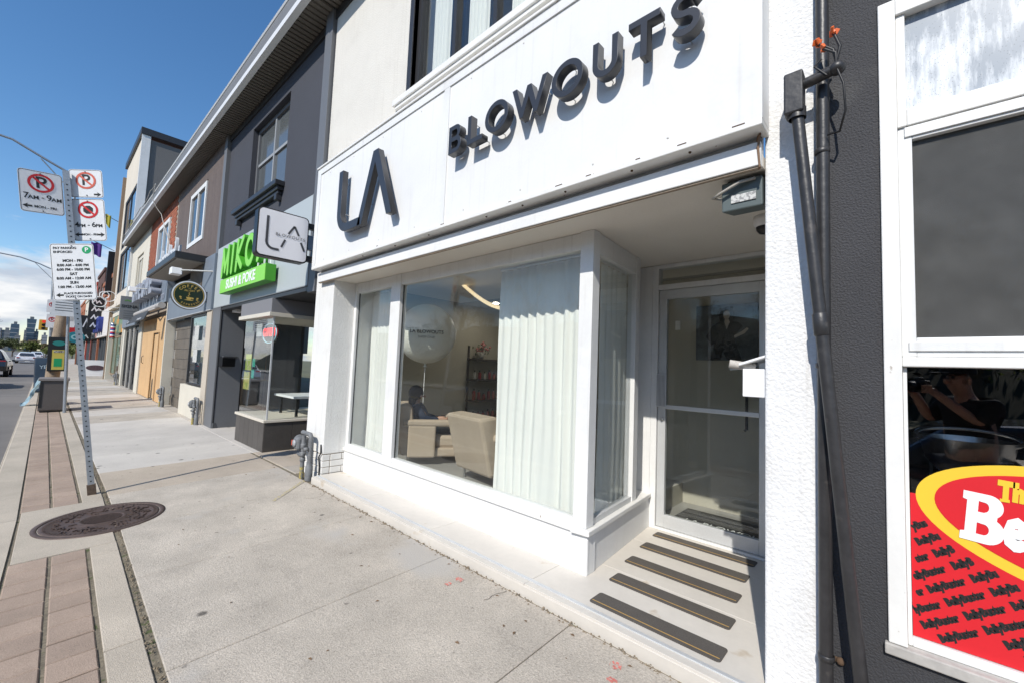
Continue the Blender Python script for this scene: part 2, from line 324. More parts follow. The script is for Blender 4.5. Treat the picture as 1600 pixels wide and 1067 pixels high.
def basis(pos, right, up):
    r = Vector(right).normalized(); u = Vector(up).normalized(); n = r.cross(u).normalized(); u = n.cross(r).normalized()
    return Matrix(((r.x, u.x, n.x, pos[0]), (r.y, u.y, n.y, pos[1]), (r.z, u.z, n.z, pos[2]), (0, 0, 0, 1)))
def text_mesh(body, size, pos, right=(1, 0, 0), up=(0, 0, 1), ext=.002, bold=0, align='CENTER', shear=0, sx=1, spacing=1, res=4):
    cu = bpy.data.curves.new('lettering', 'FONT'); cu.body = body; cu.size = size; cu.extrude = ext; cu.offset = bold; cu.align_x = align; cu.align_y = 'CENTER'; cu.shear = shear; cu.space_character = spacing; cu.resolution_u = res
    o = bpy.data.objects.new('lettering', cu); COL.objects.link(o)
    me = bpy.data.meshes.new_from_object(o); bpy.data.objects.remove(o); bpy.data.curves.remove(cu)
    me.transform(Matrix.Diagonal((sx, 1, 1, 1))); me.transform(basis(pos, right, up)); me.materials.clear(); return me
def shape_mesh(splines, depth, pos, right=(1, 0, 0), up=(0, 0, 1), bevel=0):
    """flat outline(s), later ones may be holes, extruded by depth behind the face"""
    cu = bpy.data.curves.new('outline', 'CURVE'); cu.dimensions = '2D'; cu.fill_mode = 'BOTH'; cu.extrude = depth / 2; cu.bevel_depth = bevel
    for pts in splines:
        sp = cu.splines.new('POLY'); sp.points.add(len(pts) - 1); sp.use_cyclic_u = True
        for q, (a, b) in zip(sp.points, pts): q.co = (a, b, 0, 1)
    o = bpy.data.objects.new('outline', cu); COL.objects.link(o)
    me = bpy.data.meshes.new_from_object(o); bpy.data.objects.remove(o); bpy.data.curves.remove(cu)
    me.transform(Matrix.Translation((0, 0, -depth / 2))); me.transform(basis(pos, right, up)); me.materials.clear(); return me
def ell(cx, cy_, rx, ry, n=28, a0=0, a1=360, ):
    full = abs(a1 - a0) >= 360; k = n if full else n + 1
    return [(cx + rx * math.cos(rad(a0 + (a1 - a0) * i / n)), cy_ + ry * math.sin(rad(a0 + (a1 - a0) * i / n))) for i in range(k)]
def rrect(w_, h, r, n=5, cx=0, cy_=0):
    P = []
    for sx, sy, a in ((1, 1, 0), (-1, 1, 90), (-1, -1, 180), (1, -1, 270)):
        P += ell(cx + sx * (w_ / 2 - r), cy_ + sy * (h / 2 - r), r, r, n, a, a + 90)
    return P
def stroke(pts, wd):
    """outline of an open polyline of width wd with flat ends and mitred corners"""
    P = [Vector(p) for p in pts]; L_ = []; R_ = []
    for i, p in enumerate(P):
        d0 = (P[i] - P[i - 1]).normalized() if i else (P[1] - P[0]).normalized()
        d1 = (P[i + 1] - P[i]).normalized() if i < len(P) - 1 else d0
        n0 = Vector((-d0.y, d0.x)); n1 = Vector((-d1.y, d1.x)); mm = (n0 + n1).normalized(); k = wd / 2 / max(.35, mm.dot(n0))
        L_.append(tuple(p + mm * k)); R_.append(tuple(p - mm * k))
    return L_ + R_[::-1]
def window(t, x0, x1, z0, z1, y, M, fr=.05, glass=None, mull=0, bar=None, dep=.05, name='window', sashM=None):
    """framed window: frame part with mullion/transom and pane sub-parts"""
    mb = MB(); yb = y + dep
    mb.box(x0, x0 + fr, y, yb, z0, z1); mb.box(x1 - fr, x1, y, yb, z0, z1); mb.box(x0 + fr, x1 - fr, y, yb, z1 - fr, z1); mb.box(x0 + fr, x1 - fr, y, yb, z0, z0 + fr)
    f = t.part(name, mb, M)
    n = mull + 1; gx = (x1 - x0 - 2 * fr) / n
    for i in range(n):
        a = x0 + fr + gx * i; b = a + gx
        if i: t.box('mullion', sashM or M, a - fr * .35, a + fr * .35, y + .006, yb - .006, z0 + fr, z1 - fr, f, 0)
        zs = [z0 + fr, z1 - fr] if not bar else [z0 + fr, bar, z1 - fr]
        for k in range(len(zs) - 1):
            if k: t.box('transom', sashM or M, a + fr * .35, b - fr * .35, y + .01, yb - .01, zs[k] - fr * .35, zs[k] + fr * .35, f, 0)
            t.box('pane', glass or DGLASS, a + fr * .1, b - fr * .1, y + dep * .5, y + dep * .5 + .006, zs[k], zs[k + 1], f, 0)
    return f

# ------------------------------------------------------------------ ground, road, pavement
def sk(x): return .02 * min(0, x + 6)
def gz(y): return .035 * (y - 2.3) if y < 2.3 else 0
EARTH = mat('ground_earth', (.13, .125, .07), .95, n=(2, .2), blotch=(.05, .2))
struct('ground', MB().add([(-3000, -3000, -.42), (3000, -3000, -.42), (3000, 3000, -.42), (-3000, 3000, -.42)], [(0, 1, 2, 3)]), EARTH)
rd = MB(); xs = [40, -6, -130]
for a, b in zip(xs, xs[1:]):
    rd.add([(b, -14.5 + sk(b), -.30), (a, -14.5 + sk(a), -.30), (a, -.40 + sk(a), -.225), (b, -.40 + sk(b), -.225)], [(0, 1, 2, 3)])
rd.add([(-420, -60, -.31), (-130, -16.98, -.31), (-130, -2.88, -.225), (-420, -6, -.23)], [(0, 1, 2, 3)])
road = struct('road', rd, ASPH)
LINE = mat('road_paint', (.62, .60, .54), .8, n=(40, .15), vor=(9, (.2, .19, .18), .56))
YLINE = mat('yellow_road_paint', (.55, .40, .08), .8, n=(40, .15), vor=(9, (.2, .18, .12), .60))
def strip_on_road(x0, x1, y0, y1): return MB().add([(x0, y0 + sk(x0), -.2265 - (y0 + .4) * -.0053 + .005), (x1, y0 + sk(x1), -.2265 - (y0 + .4) * -.0053 + .005), (x1, y1 + sk(x1), -.2265 - (y1 + .4) * -.0053 + .005), (x0, y1 + sk(x0), -.2265 - (y1 + .4) * -.0053 + .005)], [(0, 1, 2, 3)])
child('lane_line', strip_on_road(-120, 30, -7.46, -7.34).mesh('lane_line'), YLINE, road)
for k in range(12): child('crossing_bar', strip_on_road(-98, -95, -1.0 - k * 1.1, -.5 - k * 1.1).mesh('crossing_bar'), LINE, road)
child('gutter_line', strip_on_road(-10.6, -10.52, -3.4, -.75).mesh('gutter_line'), LINE, road)
far_pave = MB().add([(-130, -17.5 + sk(-130), -.15), (40, -17.5, -.15), (40, -14.5, -.15), (-130, -14.5 + sk(-130), -.15)], [(0, 1, 2, 3)]); far_pave.add([(-130, -14.5 + sk(-130), -.15), (40, -14.5, -.15), (40, -14.5, -.32), (-130, -14.5 + sk(-130), -.32)], [(3, 2, 1, 0)])
struct('far_pavement', far_pave, CONC)
bed = MB()
for a, b in ((6, -6), (-6, -130)):
    y0, y1 = -.42, 2.3
    bed.add([(b, y0 + sk(b), gz(y0) - .012), (a, y0 + sk(a), gz(y0) - .012), (a, y1 + sk(a), -.012), (b, y1 + sk(b), -.012)], [(0, 1, 2, 3)])
    bed.add([(b, y1 + sk(b), -.012), (a, y1 + sk(a), -.012), (a, 12, -.012), (b, 12, -.012)], [(0, 1, 2, 3)])
walk = struct('sidewalk', bed, JOINT)
def slab(name, x0, x1, y0, y1, M, th=.05, gap=.004, ch=.004, lift=0):
    """a slab with chamfered edges that follows the pavement's cross fall"""
    a, b, c, d = x0 + gap, x1 - gap, y0 + gap, y1 - gap
    mb = MB(); V = []
    for (i, zz) in ((0, -th), (0, -ch), (ch, 0)):
        for (x, y) in ((a + i, c + i), (b - i, c + i), (b - i, d - i), (a + i, d - i)): V.append((x, y + sk(x), gz(y) + zz + lift))
    F = [(8, 9, 10, 11)]
    for k in (0, 4): F += [(k + j, k + (j + 1) % 4, k + 4 + (j + 1) % 4, k + 4 + j) for j in range(4)]
    mb.add(V, F); return child(name, mb.mesh(name), M, walk)
JX = [2.26, 1.0, -.26, -1.52, -2.78, -4.07, -5.32, -6.62, -7.9]
for a, b in zip(JX, JX[1:]): slab('slab', b, a, .475, 2.26, CONC_T if b == -7.9 else CONC, gap=.0035)
x = -7.9; k = 0
while x > -34:
    stp = (1.32, 1.5, 1.4)[k % 3]; slab('slab', x - stp, x, .475, 2.3, CONC_L if (x > -12.4 or k % 4 == 1) else CONC, gap=.004); x -= stp; k += 1
slab('slab', -129, x, .475, 2.3, CONC)
slab('slab', -7.9, -6.62, 2.3, 4.2, CONC_T); slab('slab', -12, -7.9, 2.3, 4.2, CONC_L); slab('slab', -6.62, -6.14, 2.3, 4.2, CONC)
slab('slab', -129, -12, 2.3, 4.2, CONC)
# kerb, edging strip, paver band
x = 3.0
while x > -60:
    st = 1.85 if x > -25 else 6
    mb = MB(); a, b = x - .004, x - st + .004; V = []
    for (y, z) in ((-.43, -.24), (-.43, gz(-.43) - .025), (-.40, gz(-.4)), (-.185, gz(-.185)), (-.185, -.16)):
        V += [(b, y + sk(b), z), (a, y + sk(a), z)]
    mb.add(V, [(0, 1, 3, 2), (2, 3, 5, 4), (4, 5, 7, 6), (6, 7, 9, 8), (0, 2, 4, 6, 8), (9, 7, 5, 3, 1)])
    child('kerb_stone', mb.mesh('kerb_stone'), KERB, walk); x -= st
x = 3.0
while x > -60:
    st = 1.55 if x > -25 else 6
    if not (x - st < -4.98 and x > -6.5): slab('edging_strip', x - st, x, .265, .435, KERB, gap=.004)
    else:
        if x > -4.98: slab('edging_strip', -4.98, x, .265, .435, KERB)
        if x - st < -6.5: slab('edging_strip', x - st, -6.5, .265, .435, KERB)
    x -= st
def xband(a, b):
    for y0, y1 in ((-.172, .040), (.050, .250)): slab('paver', a, b, y0, y1, PAVER, gap=.005, ch=.006, lift=random.uniform(-.004, .001))
x = -4.98
while x < -1.4: xband(x, x + .213); x += .213
x = -6.5
while x > -17.5: xband(x - .213, x); x -= .213
slab('paver_run', -60, x, -.165, .245, PAVER)
slab('concrete_band', -6.5, -4.98, -.165, .435, KERB, gap=.006)
# weeds and grit along the wall joint and the long joint (uncountable)
gr = MB()
for k in range(900):
    if k % 2: x = random.uniform(-5.7, -.6); y = 2.263 + random.gauss(0, .008) - abs(random.gauss(0, .012))
    else: x = random.uniform(-9, -2.2); y = .455 + random.gauss(0, .009) + sk(x)
    s_ = random.uniform(.003, .010); z = gz(y)
    gr.add([(x - s_, y - s_, z), (x + s_, y - s_ * .6, z), (x, y + s_, z), (x, y, z + s_ * .9)], [(0, 1, 3), (1, 2, 3), (2, 0, 3)])
o = struct('joint_grit', gr, mat('grit', (.20, .16, .11), .95, n=(80, .4)), 'stuff')
# utility paint marks: red dots, yellow streak
def blob(cx, cy_, rx, ry, seed, M, name):
    rr = random.Random(seed); P = [(cx + rx * math.cos(2 * math.pi * i / 22) * rr.uniform(.72, 1.15), cy_ + ry * math.sin(2 * math.pi * i / 22) * rr.uniform(.72, 1.15)) for i in range(22)]
    mb = MB(); mb.add([(cx, cy_, gz(cy_) + .0035)] + [(a, b, gz(b) + .0035) for a, b in P], [(0, 1 + i, 1 + (i + 1) % 22) for i in range(22)]); child(name, mb.mesh(name), M, walk)
SPRAY = mat('red_spray_paint', (.56, .17, .14), .9, n=(45, .25), vor=(70, (.425, .38, .322), .48))
blob(-2.40, 2.10, .038, .028, 1, SPRAY, 'paint_dot'); blob(-2.42, 2.01, .032, .024, 2, SPRAY, 'paint_dot'); blob(-1.14, 2.13, .035, .03, 3, SPRAY, 'paint_dot'); blob(-1.10, 2.02, .03, .025, 4, SPRAY, 'paint_dot')
YSPRAY = mat('yellow_spray_paint', (.44, .37, .20), .9, n=(45, .2), vor=(50, (.37, .335, .29), .46))
mb = MB(); mb.add([(-5.72, 2.24, .004), (-5.66, 2.25, .004), (-5.12, 1.72, gz(1.72) + .004), (-5.16, 1.70, gz(1.70) + .004)], [(0, 3, 2, 1)]); child('paint_streak', mb.mesh('paint_streak'), YSPRAY, walk)

# hairline cracks and a few scraps on the slabs
CRK = mat('crack', (.12, .10, .08), .95)
for k, (x, y, dx, dy, n) in enumerate(((-2.05, 2.24, -.02, -.035, 5), (-5.0, 2.22, .01, -.045, 5))):
    rr = random.Random(200 + k); P_ = [(x, y)]
    for i in range(n): P_.append((P_[-1][0] + dx + rr.gauss(0, .03), P_[-1][1] + dy + rr.gauss(0, .02)))
    o_ = stroke(P_, .0035); mb = MB(); m2 = len(P_); mb.add([(a, b, gz(b) + .0028) for a, b in o_], [(i, i + 1, 2 * m2 - 2 - i, 2 * m2 - 1 - i) for i in range(m2 - 1)]); child('crack', mb.mesh('crack'), CRK, walk)
rr = random.Random(17); sc_ = MB()
for k in range(70):
    x = rr.uniform(-7, -.9); y = rr.choice((rr.uniform(.6, 2.2), 2.24 - abs(rr.gauss(0, .05)))); a = rr.uniform(0, 6.28); l_ = rr.uniform(.006, .018); z = gz(y) + .003
    c, d = math.cos(a) * l_, math.sin(a) * l_; sc_.add([(x - c, y - d, z), (x + d * .5, y - c * .5, z + l_ * .3), (x + c, y + d, z), (x - d * .5, y + c * .5, z + l_ * .2)], [(0, 1, 2, 3)])
struct('leaf_litter', sc_, mat('dry_leaf', (.16, .10, .055), .9, n=(60, .4)), 'stuff')

# manhole cover in the band
mc = T('manhole_cover', 'round rusty cast iron manhole cover set in the concrete band beside the pavers', 'manhole cover', (-5.73, .38, gz(.38)), rel=True)
mc.o.rotation_euler = (math.atan(.035), 0, 0)
fr = MB().lathe([(.47, -.02), (.47, .006), (.435, .008), (.43, .002), (.425, -.01)], n=56); mc.part('frame', fr, IRON)
lid = MB().lathe([(.423, -.01), (.423, .004), (.405, .008), (.372, .008), (.365, .003), (.17, .003), (.165, .009), (.150, .009), (.145, .003), (0, .003)], n=56); lp = mc.part('lid', lid, IRON)
pt = MB(); rr = random.Random(5)
for k in range(150):
    r = .18 + .17 * math.sqrt(rr.random()); a = rr.random() * 6.283; b = rr.random() * 3.14; l_ = rr.uniform(.012, .026)
    pt.obox((r * math.cos(a), r * math.sin(a), .006), (math.cos(b), math.sin(b), 0), (-math.sin(b), math.cos(b), 0), (0, 0, 1), l_ * 2, .009, .012)
for k in range(9): pt.obox((-.11 + .0275 * k, 0, .006), (0, 1, 0), (-1, 0, 0), (0, 0, 1), 2 * math.sqrt(.14 ** 2 - (-.11 + .0275 * k) ** 2), .008, .009)
for k in range(72):
    a = k * 6.283 / 72; pt.obox((.388 * math.cos(a), .388 * math.sin(a), .009), (math.cos(a), math.sin(a), 0), (-math.sin(a), math.cos(a), 0), (0, 0, 1), .02, .01, .006)
mc.part('raised_pattern', pt, IRON, lp, kind='stuff')

# ------------------------------------------------------------------ the white salon building
B = T('salon_building', 'white shopfront building with a glazed bay window, recessed door and cream upper wall', 'building', (-3.2, 2.4, 0))
B.part('pillar', MB().box(-6.13, -5.55, 2.40, 3.3, .34, 2.80), STUCCO_P, bevel=.01, label='white plastered left pillar')
# painted bricks laid bare at the foot of the left pillar
core = B.part('pillar_foot', MB().box(-6.12, -5.56, 2.41, 3.3, -.01, .345), MORTAR)
BRW = mat('white_painted_brick', (.68, .67, .64), .8, n=(50, .04), blotch=(6, .08), bump=(70, .4), rand=.04)
for r in range(4):
    z = .005 + r * .083
    xs = [-6.13, -5.98, -5.76, -5.55] if r % 2 else [-6.13, -5.87, -5.65, -5.55]
    for a, b in zip(xs, xs[1:]): B.box('brick', BRW, a + .004, b - .004, 2.40, 2.5, z, z + .075, core, .006)
    ys = [2.505, 2.66, 2.9] if r % 2 else [2.505, 2.75, 2.9]
    for a, b in zip(ys, ys[1:]): B.box('brick', BRW, -5.65, -5.55, a + .004, b - .004, z, z + .075, core, .006)
B.part('pillar', MB().box(-.505, -.285, 2.40, 4.6, -.01, 6.9), STUCCO_W, bevel=.012, label='rough white stucco right pillar')
# step, tiles and metal edge
st = B.box('step', STEP_T, -5.55, -.51, 2.275, 4.05, -.02, .066, bevel=.004)
for a, b in ((-5.54, -4.35), (-4.35, -3.13), (-3.13, -1.93)): B.box('tile', STEP_T, a + .0015, b - .0015, 2.277, 2.76, .062, .08, st, .002)
for c, d in ((2.277, 2.95), (2.95, 3.6), (3.6, 4.03)): B.box('tile', STEP_T, -1.93 + .0015, -.512, c + .0015, d - .0015, .062, .08, st, .002)
B.box('metal_edge', ALU, -5.54, -.515, 2.335, 2.362, .078, .0865, st, .002)
for (x0, x1, y0, y1) in ((-1.50, -.71, 2.42, 2.57), (-1.555, -.76, 2.76, 2.91), (-1.62, -.815, 3.11, 3.26), (-1.665, -.85, 3.46, 3.61), (-1.70, -.87, 3.79, 3.92)):
    g = B.part('grip_strip', shape_mesh([rrect(x1 - x0, y1 - y0, .02, 4)], .004, ((x0 + x1) / 2, (y0 + y1) / 2, .085), (1, 0, 0), (0, 1, 0)), GRIP)
    B.box('grip_line', GRIP_L, x0 + .01, x1 - .01, y0 + .028, y0 + .034, .084, .0862, g, 0)
# bay window: bulkhead, sill, posts, head, panes
R0 = Vector((-1.70, 2.70)); R1 = Vector((-1.84, 4.02)); rdir = (R1 - R0).normalized(); rn = Vector((rdir.y, -rdir.x))   # splayed return, rn faces the alcove
def ret(t_, off=0): q = R0 + rdir * t_ + rn * off; return (q.x, q.y)
def retbox(name, M, t0, t1, o0, o1, z0, z1, parent=None, bevel=.003):
    q = [ret(t0, o0), ret(t0, o1), ret(t1, o1), ret(t1, o0)]
    return B.part(name, MB().prism(q[::-1] if (q[1][0] - q[0][0]) * (q[2][1] - q[0][1]) - (q[1][1] - q[0][1]) * (q[2][0] - q[0][0]) < 0 else q, lambda a, b, k: (a, b, z1 if k else z0)), M, parent, bevel)
B.box('bulkhead', WHITE, -5.55, -1.69, 2.685, 2.80, .078, .365, bevel=.004)
retbox('bulkhead', WHITE, -.01, 1.30, -.11, .012, .0785, .364, bevel=.004)
sl = B.box('sill', WORN_WHITE, -5.55, -1.73, 2.665, 2.80, .366, .405, bevel=.006)
retbox('sill', WORN_WHITE, -.045, 1.30, -.12, .035, .3665, .404, bevel=.006)
fw = B.box('window_frame', WHITE_TRIM, -5.55, -5.49, 2.70, 2.78, .406, 2.635); 
B.box('window_frame', WHITE_TRIM, -4.60, -4.39, 2.695, 2.79, .406, 2.635, label='white mullion between the narrow pane and the wide pane')
B.part('window_post', MB().prism([(-1.825, 2.69), (-1.705, 2.69), (-1.705, 2.79), (-1.825, 2.795)], lambda a, b, k: (a, b, 2.636 if k else .406)), WHITE_TRIM, bevel=.004)
for x0, x1 in ((-5.49, -4.60), (-4.39, -1.825)):
    B.box('window_head', WHITE_TRIM, x0, x1, 2.705, 2.785, 2.50, 2.634); B.box('window_rail', WHITE_TRIM, x0, x1, 2.705, 2.785, .406, .455)
    B.box('bead', BLACK, x0 + .001, x0 + .010, 2.735, 2.747, .456, 2.499, bevel=0); B.box('bead', BLACK, x1 - .010, x1 - .001, 2.735, 2.747, .456, 2.499, bevel=0)
    B.box('pane', GLASS, x0 + .004, x1 - .004, 2.738, 2.744, .45, 2.504, bevel=0)
retbox('window_head', WHITE_TRIM, .10, .90, -.075, -.005, 2.47, 2.634); retbox('window_rail', ALU, .10, .88, -.07, -.01, .405, .45)
retbox('window_frame', WHITE_TRIM, .88, .98, -.085, .0, .405, 2.633); retbox('pane', GLASS, .09, .89, -.045, -.039, .44, 2.48)
q_ = ret(.97, -.02)
B.part('jamb_return', MB().prism([q_, (q_[0] - .02, q_[1] - .01), (-2.02, 3.985), (-2.0, 3.995)][::-1], lambda a, b, k: (a, b, 2.632 if k else .405)), WHITE_TRIM)
B.box('jamb_panel', WHITE_TRIM, -2.0, -1.826, 3.99, 4.05, .079, 2.632)
# door wall: frame, transom, door leaf
DF = B.part('door_frame', MB().box(-1.825, -1.765, 3.99, 4.09, .079, 2.635).box(-.80, -.515, 3.99, 4.09, .079, 2.635).box(-1.765, -.80, 3.99, 4.09, 2.385, 2.435).box(-1.765, -.80, 3.99, 4.09, 2.60, 2.635).box(-1.765, -.80, 3.98, 4.10, .0805, .10), WHITE_TRIM, bevel=.004)
B.box('transom_pane', GLASS, -1.765, -.80, 4.035, 4.041, 2.435, 2.60, bevel=0)
dl = B.part('door', MB().box(-1.76, -1.685, 4.01, 4.055, .105, 2.38).box(-.885, -.805, 4.01, 4.055, .105, 2.38).box(-1.685, -.885, 4.01, 4.055, 2.29, 2.38).box(-1.685, -.885, 4.01, 4.055, .105, .225), ALU, bevel=.003)
B.box('door_pane', GLASS, -1.69, -.88, 4.03, 4.036, .22, 2.295, dl, 0)
B.box('push_bar', ALU, -1.69, -.88, 4.0, 4.012, 1.225, 1.265, dl); B.box('lock_plate', ALU, -1.775, -1.675, 3.992, 4.008, 1.24, 1.56, dl, .004)
for k in range(7): B.box('plate_rib', GREY_TRIM, -1.765 + k * .013, -1.762 + k * .013, 3.990, 3.993, 1.25, 1.55, dl, 0)
B.part('lock_cylinder', MB().lathe([(0, 0), (.016, 0), (.016, .012), (0, .012)], (-1.715, 4.01, 1.12), (0, -1, 0)), STEEL, dl)
B.part('pull_handle', MB().tube([(-1.0, 4.05, 1.10), (-1.0, 4.10, 1.10), (-1.0, 4.10, 1.62), (-1.0, 4.05, 1.62)], .012), BLACK, dl)
# alcove ceiling, header band, upper wall
B.box('alcove_ceiling', CEIL, -5.55, -.51, 2.372, 4.6, 2.637, 2.70, bevel=0)
hb = B.box('header_band', WHITE, -5.93, -.51, 2.335, 2.37, 2.632, 2.755, bevel=.004)
B.box('drip_edge', mat('chipped_wood', (.30, .24, .18), .85, n=(40, .2)), -5.92, -.515, 2.345, 2.3705, 2.622, 2.634, hb, 0)
B.box('header_board', mat('grey_board', (.42, .42, .43), .8, n=(30, .05), blotch=(8, .15)), -5.93, -.51, 2.375, 2.40, 2.70, 2.90, bevel=0)
hole = (-4.02, -2.05, 4.64, 6.35)
B.part('upper_wall', MB().wall(-6.17, -.51, 4.0, 6.93, 2.45, 2.75, [hole]), CREAM)
B.box('window_surround', DARK_TRIM, -4.10, -4.02, 2.437, 2.56, 4.60, 6.35, bevel=.004)
wf = window(B, -4.02, -2.05, 4.64, 6.35, 2.50, DARK_TRIM, .07, GLASS, 2, dep=.09)
B.box('room_back', INW_D, -4.3, -1.8, 3.4, 3.45, 4.3, 6.8, bevel=0)
for k in range(3): # pale curtains behind the upper panes
    a = -3.95 + k * .62; pts = []
    mb = MB(); n = 26
    V = [(a + .30 * i / n + .10, 2.61 + .02 * math.sin(i * 1.3), z) for z in (4.66, 6.3) for i in range(n + 1)]
    mb.add(V, [(i, i + 1, n + 2 + i, n + 1 + i) for i in range(n)], True); B.part('upper_curtain', mb, CURT)
us = B.box('upper_sill', WORN_WHITE, -4.30, -1.93, 2.39, 2.50, 4.53, 4.60, bevel=.006); B.box('sill_drip', WORN_WHITE, -4.27, -1.95, 2.41, 2.449, 4.49, 4.529, us, .004)
B.box('corner_strip', GREY_TRIM, -6.45, -6.20, 2.395, 2.52, 2.55, 6.93, bevel=.004)
# interior shell
B.box('interior_floor', INF, -5.98, -1.90, 2.80, 8.0, .20, .32, bevel=0); B.box('corridor_floor', INF, -1.90, -.5, 4.08, 8, -.01, .10, bevel=0)
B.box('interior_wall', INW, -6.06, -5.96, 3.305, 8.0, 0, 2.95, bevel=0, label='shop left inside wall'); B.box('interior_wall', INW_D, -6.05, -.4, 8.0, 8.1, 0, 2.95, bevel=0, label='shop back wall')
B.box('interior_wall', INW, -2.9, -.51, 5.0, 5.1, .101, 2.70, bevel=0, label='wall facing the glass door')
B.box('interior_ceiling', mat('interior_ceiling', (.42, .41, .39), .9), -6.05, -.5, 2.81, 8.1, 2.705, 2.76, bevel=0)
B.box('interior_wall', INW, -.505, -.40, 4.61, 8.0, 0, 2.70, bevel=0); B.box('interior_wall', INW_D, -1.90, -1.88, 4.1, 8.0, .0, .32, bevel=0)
LIT = mat('lamp_lit', (1, .92, .78), emit=140)
for x, y in ((-2.35, 4.0), (-2.75, 5.6), (-4.3, 4.4), (-4.3, 6.2), (-5.3, 5.2), (-1.3, 4.55)):
    dl_ = B.part('downlight', MB().lathe([(.075, -.004), (.055, -.006), (.05, .0)], (x, y, 2.702), n=20), WHITE_S); B.part('lamp', MB().lathe([(0, 0), (.05, 0), (.05, .004)], (x, y, 2.6985), n=20), LIT, dl_)

# ------------------------------------------------------------------ fascia sign of the salon
S_ = T('shop_sign', 'white fascia sign with raised charcoal letters LA BLOWOUTS above the bay window', 'shop sign', (-3.2, 2.25, 2.8))
S_.box('panel', WHITE, -5.93, -3.085, 2.262, 2.39, 2.835, 4.19, bevel=0); S_.box('panel', WHITE, -3.035, -.50, 2.262, 2.39, 2.835, 4.19, bevel=0)
bd = S_.part('border', MB().box(-5.96, -.485, 2.25, 2.40, 4.13, 4.215).box(-5.96, -5.86, 2.25, 2.40, 2.83, 4.13).box(-3.10, -3.02, 2.2515, 2.40, 2.83, 4.13).box(-.745, -.485, 2.253, 2.40, 2.83, 4.13), WHITE_TRIM)
S_.box('lower_edge', WORN_WHITE, -5.96, -.485, 2.247, 2.40, 2.795, 2.832, bevel=.005); S_.box('cap', WORN_WHITE, -5.97, -.48, 2.235, 2.449, 4.216, 4.24, bevel=.004)
BOLT = mat('rust_stain', (.10, .06, .035), .9)
for x in (-4.6, -3.9, -3.3, -2.5, -2.1, -1.7, -1.2, -.85): S_.part('bolt', MB().ball((x, 2.30, 2.794), .009, 8, 5), BOLT)
for k, (x, l_) in enumerate(((-3.05, .05), (-2.2, .03), (-1.75, .06), (-1.5, .04), (-1.15, .03), (-.9, .05), (-.62, .06), (-4.2, .04))): S_.box('chip', BOLT, x, x + l_, 2.2455, 2.25, 2.823, 2.829, bevel=0)
SCR = mat('painted_screw', (.55, .54, .52), .5, n=(40, .1))
for x in (-5.6, -4.9, -4.2, -3.5, -2.75, -2.1, -1.45, -.95):
    for z in (2.90, 4.08): S_.part('screw', MB().lathe([(0, .004), (.006, .003), (.009, 0)], (x + random.uniform(-.02, .02), 2.262, z), (0, -1, 0), 8), SCR)
LY = 2.152; LD = .064; LF = 2.152 / 2.18
def letter(sp, x, z, d=LD, posts=(), name='letter', y=LY, lab=None):
    x *= LF; z = CAM_Z + (z - CAM_Z) * LF; sp = [[(a * LF, b * LF) for a, b in q] for q in sp]
    o = S_.part(name, shape_mesh(sp, d, (x, y, z), bevel=.002), LETTER, label=lab)
    for a, b in posts: S_.part('standoff', MB().tube([(x + a, y + d - .005, z + b), (x + a, 2.263, z + b)], .004, 6), STEEL, o)
wdt = .095
lp_ = [(0, .72), (0, .22)] + [(.21 + .21 * math.cos(rad(a)), .21 + .21 * math.sin(rad(a)) - .0) for a in range(190, 271, 10)] + [(.55, 0)]
letter([stroke([(a_ * 1.02, b_ * 1.03) for a_, b_ in lp_], wdt)], -5.045, 3.155, posts=[(0, .6), (.3, 0), (.05, .2)], lab='letter L')
letter([[(-.05, .79), (.05, .79), (.40, 0), (.30, 0), (0, .66), (-.245, 0), (-.345, 0)]], -4.21, 3.105, posts=[(-.2, .25), (.25, .2), (0, .70)], lab='letter A')
H = .244; zb = 3.402; sw = .038
# B L O W O U T S
Bo = [(0, 0), (.10, 0)] + ell(.10, .070, .066, .070, 12, -85, 60) + ell(.092, .183, .060, .061, 12, -55, 88) + [(0, H)]
letter([Bo, [(.038, .036), (.10, .036)] + ell(.102, .070, .029, .034, 8, -80, 80) + [(.038, .104)], [(.038, .140), (.09, .140)] + ell(.092, .174, .024, .034, 8, -80, 80) + [(.038, .208)]], -2.90, zb, posts=[(.02, .2), (.02, .04)], lab='letter B')
letter([[(0, 0), (.178, 0), (.178, .038), (.038, .038), (.038, H), (0, H)]], -2.645, zb, posts=[(.019, .2), (.15, .019)], lab='letter L')
for x in (-2.305, -1.63): letter([ell(0, 0, .128, .125, 44), ell(0, 0, .090, .087, 40)], x, zb + H / 2, posts=[(0, .106), (0, -.106)], lab='letter O')
letter([[(0, H), (.082, 0), (.112, 0), (.166, .150), (.220, 0), (.250, 0), (.332, H), (.291, H), (.234, .075), (.184, H - .015), (.148, H - .015), (.098, .075), (.041, H)]], -2.135, zb, posts=[(.05, .15), (.285, .15), (.166, .19)], lab='letter W')
Ui = [(-.088, H), (-.088, .088)] + ell(0, .088, .088, .088, 18, 180, 360)[1:-1] + [(.088, .088), (.088, H), (.050, H), (.050, .088)] + ell(0, .088, .050, .050, 14, 360, 180)[1:-1] + [(-.050, .088), (-.050, H)]
letter([Ui], -1.338, zb, posts=[(-.069, .2), (.069, .2), (0, .02)], lab='letter U')
letter([[(-.019, 0), (.019, 0), (.019, H - .038), (.096, H - .038), (.096, H), (-.096, H), (-.096, H - .038), (-.019, H - .038)]], -1.08, zb, posts=[(0, .03), (.075, H - .02)], lab='letter T')
sp_ = ell(0, .176, .060, .050, 14, 25, 270) + ell(0, .072, .062, .054, 14, 90, -155)[1:]
letter([stroke(sp_, .036)], -.84, zb, posts=[(0, .226), (0, .018)], lab='letter S')
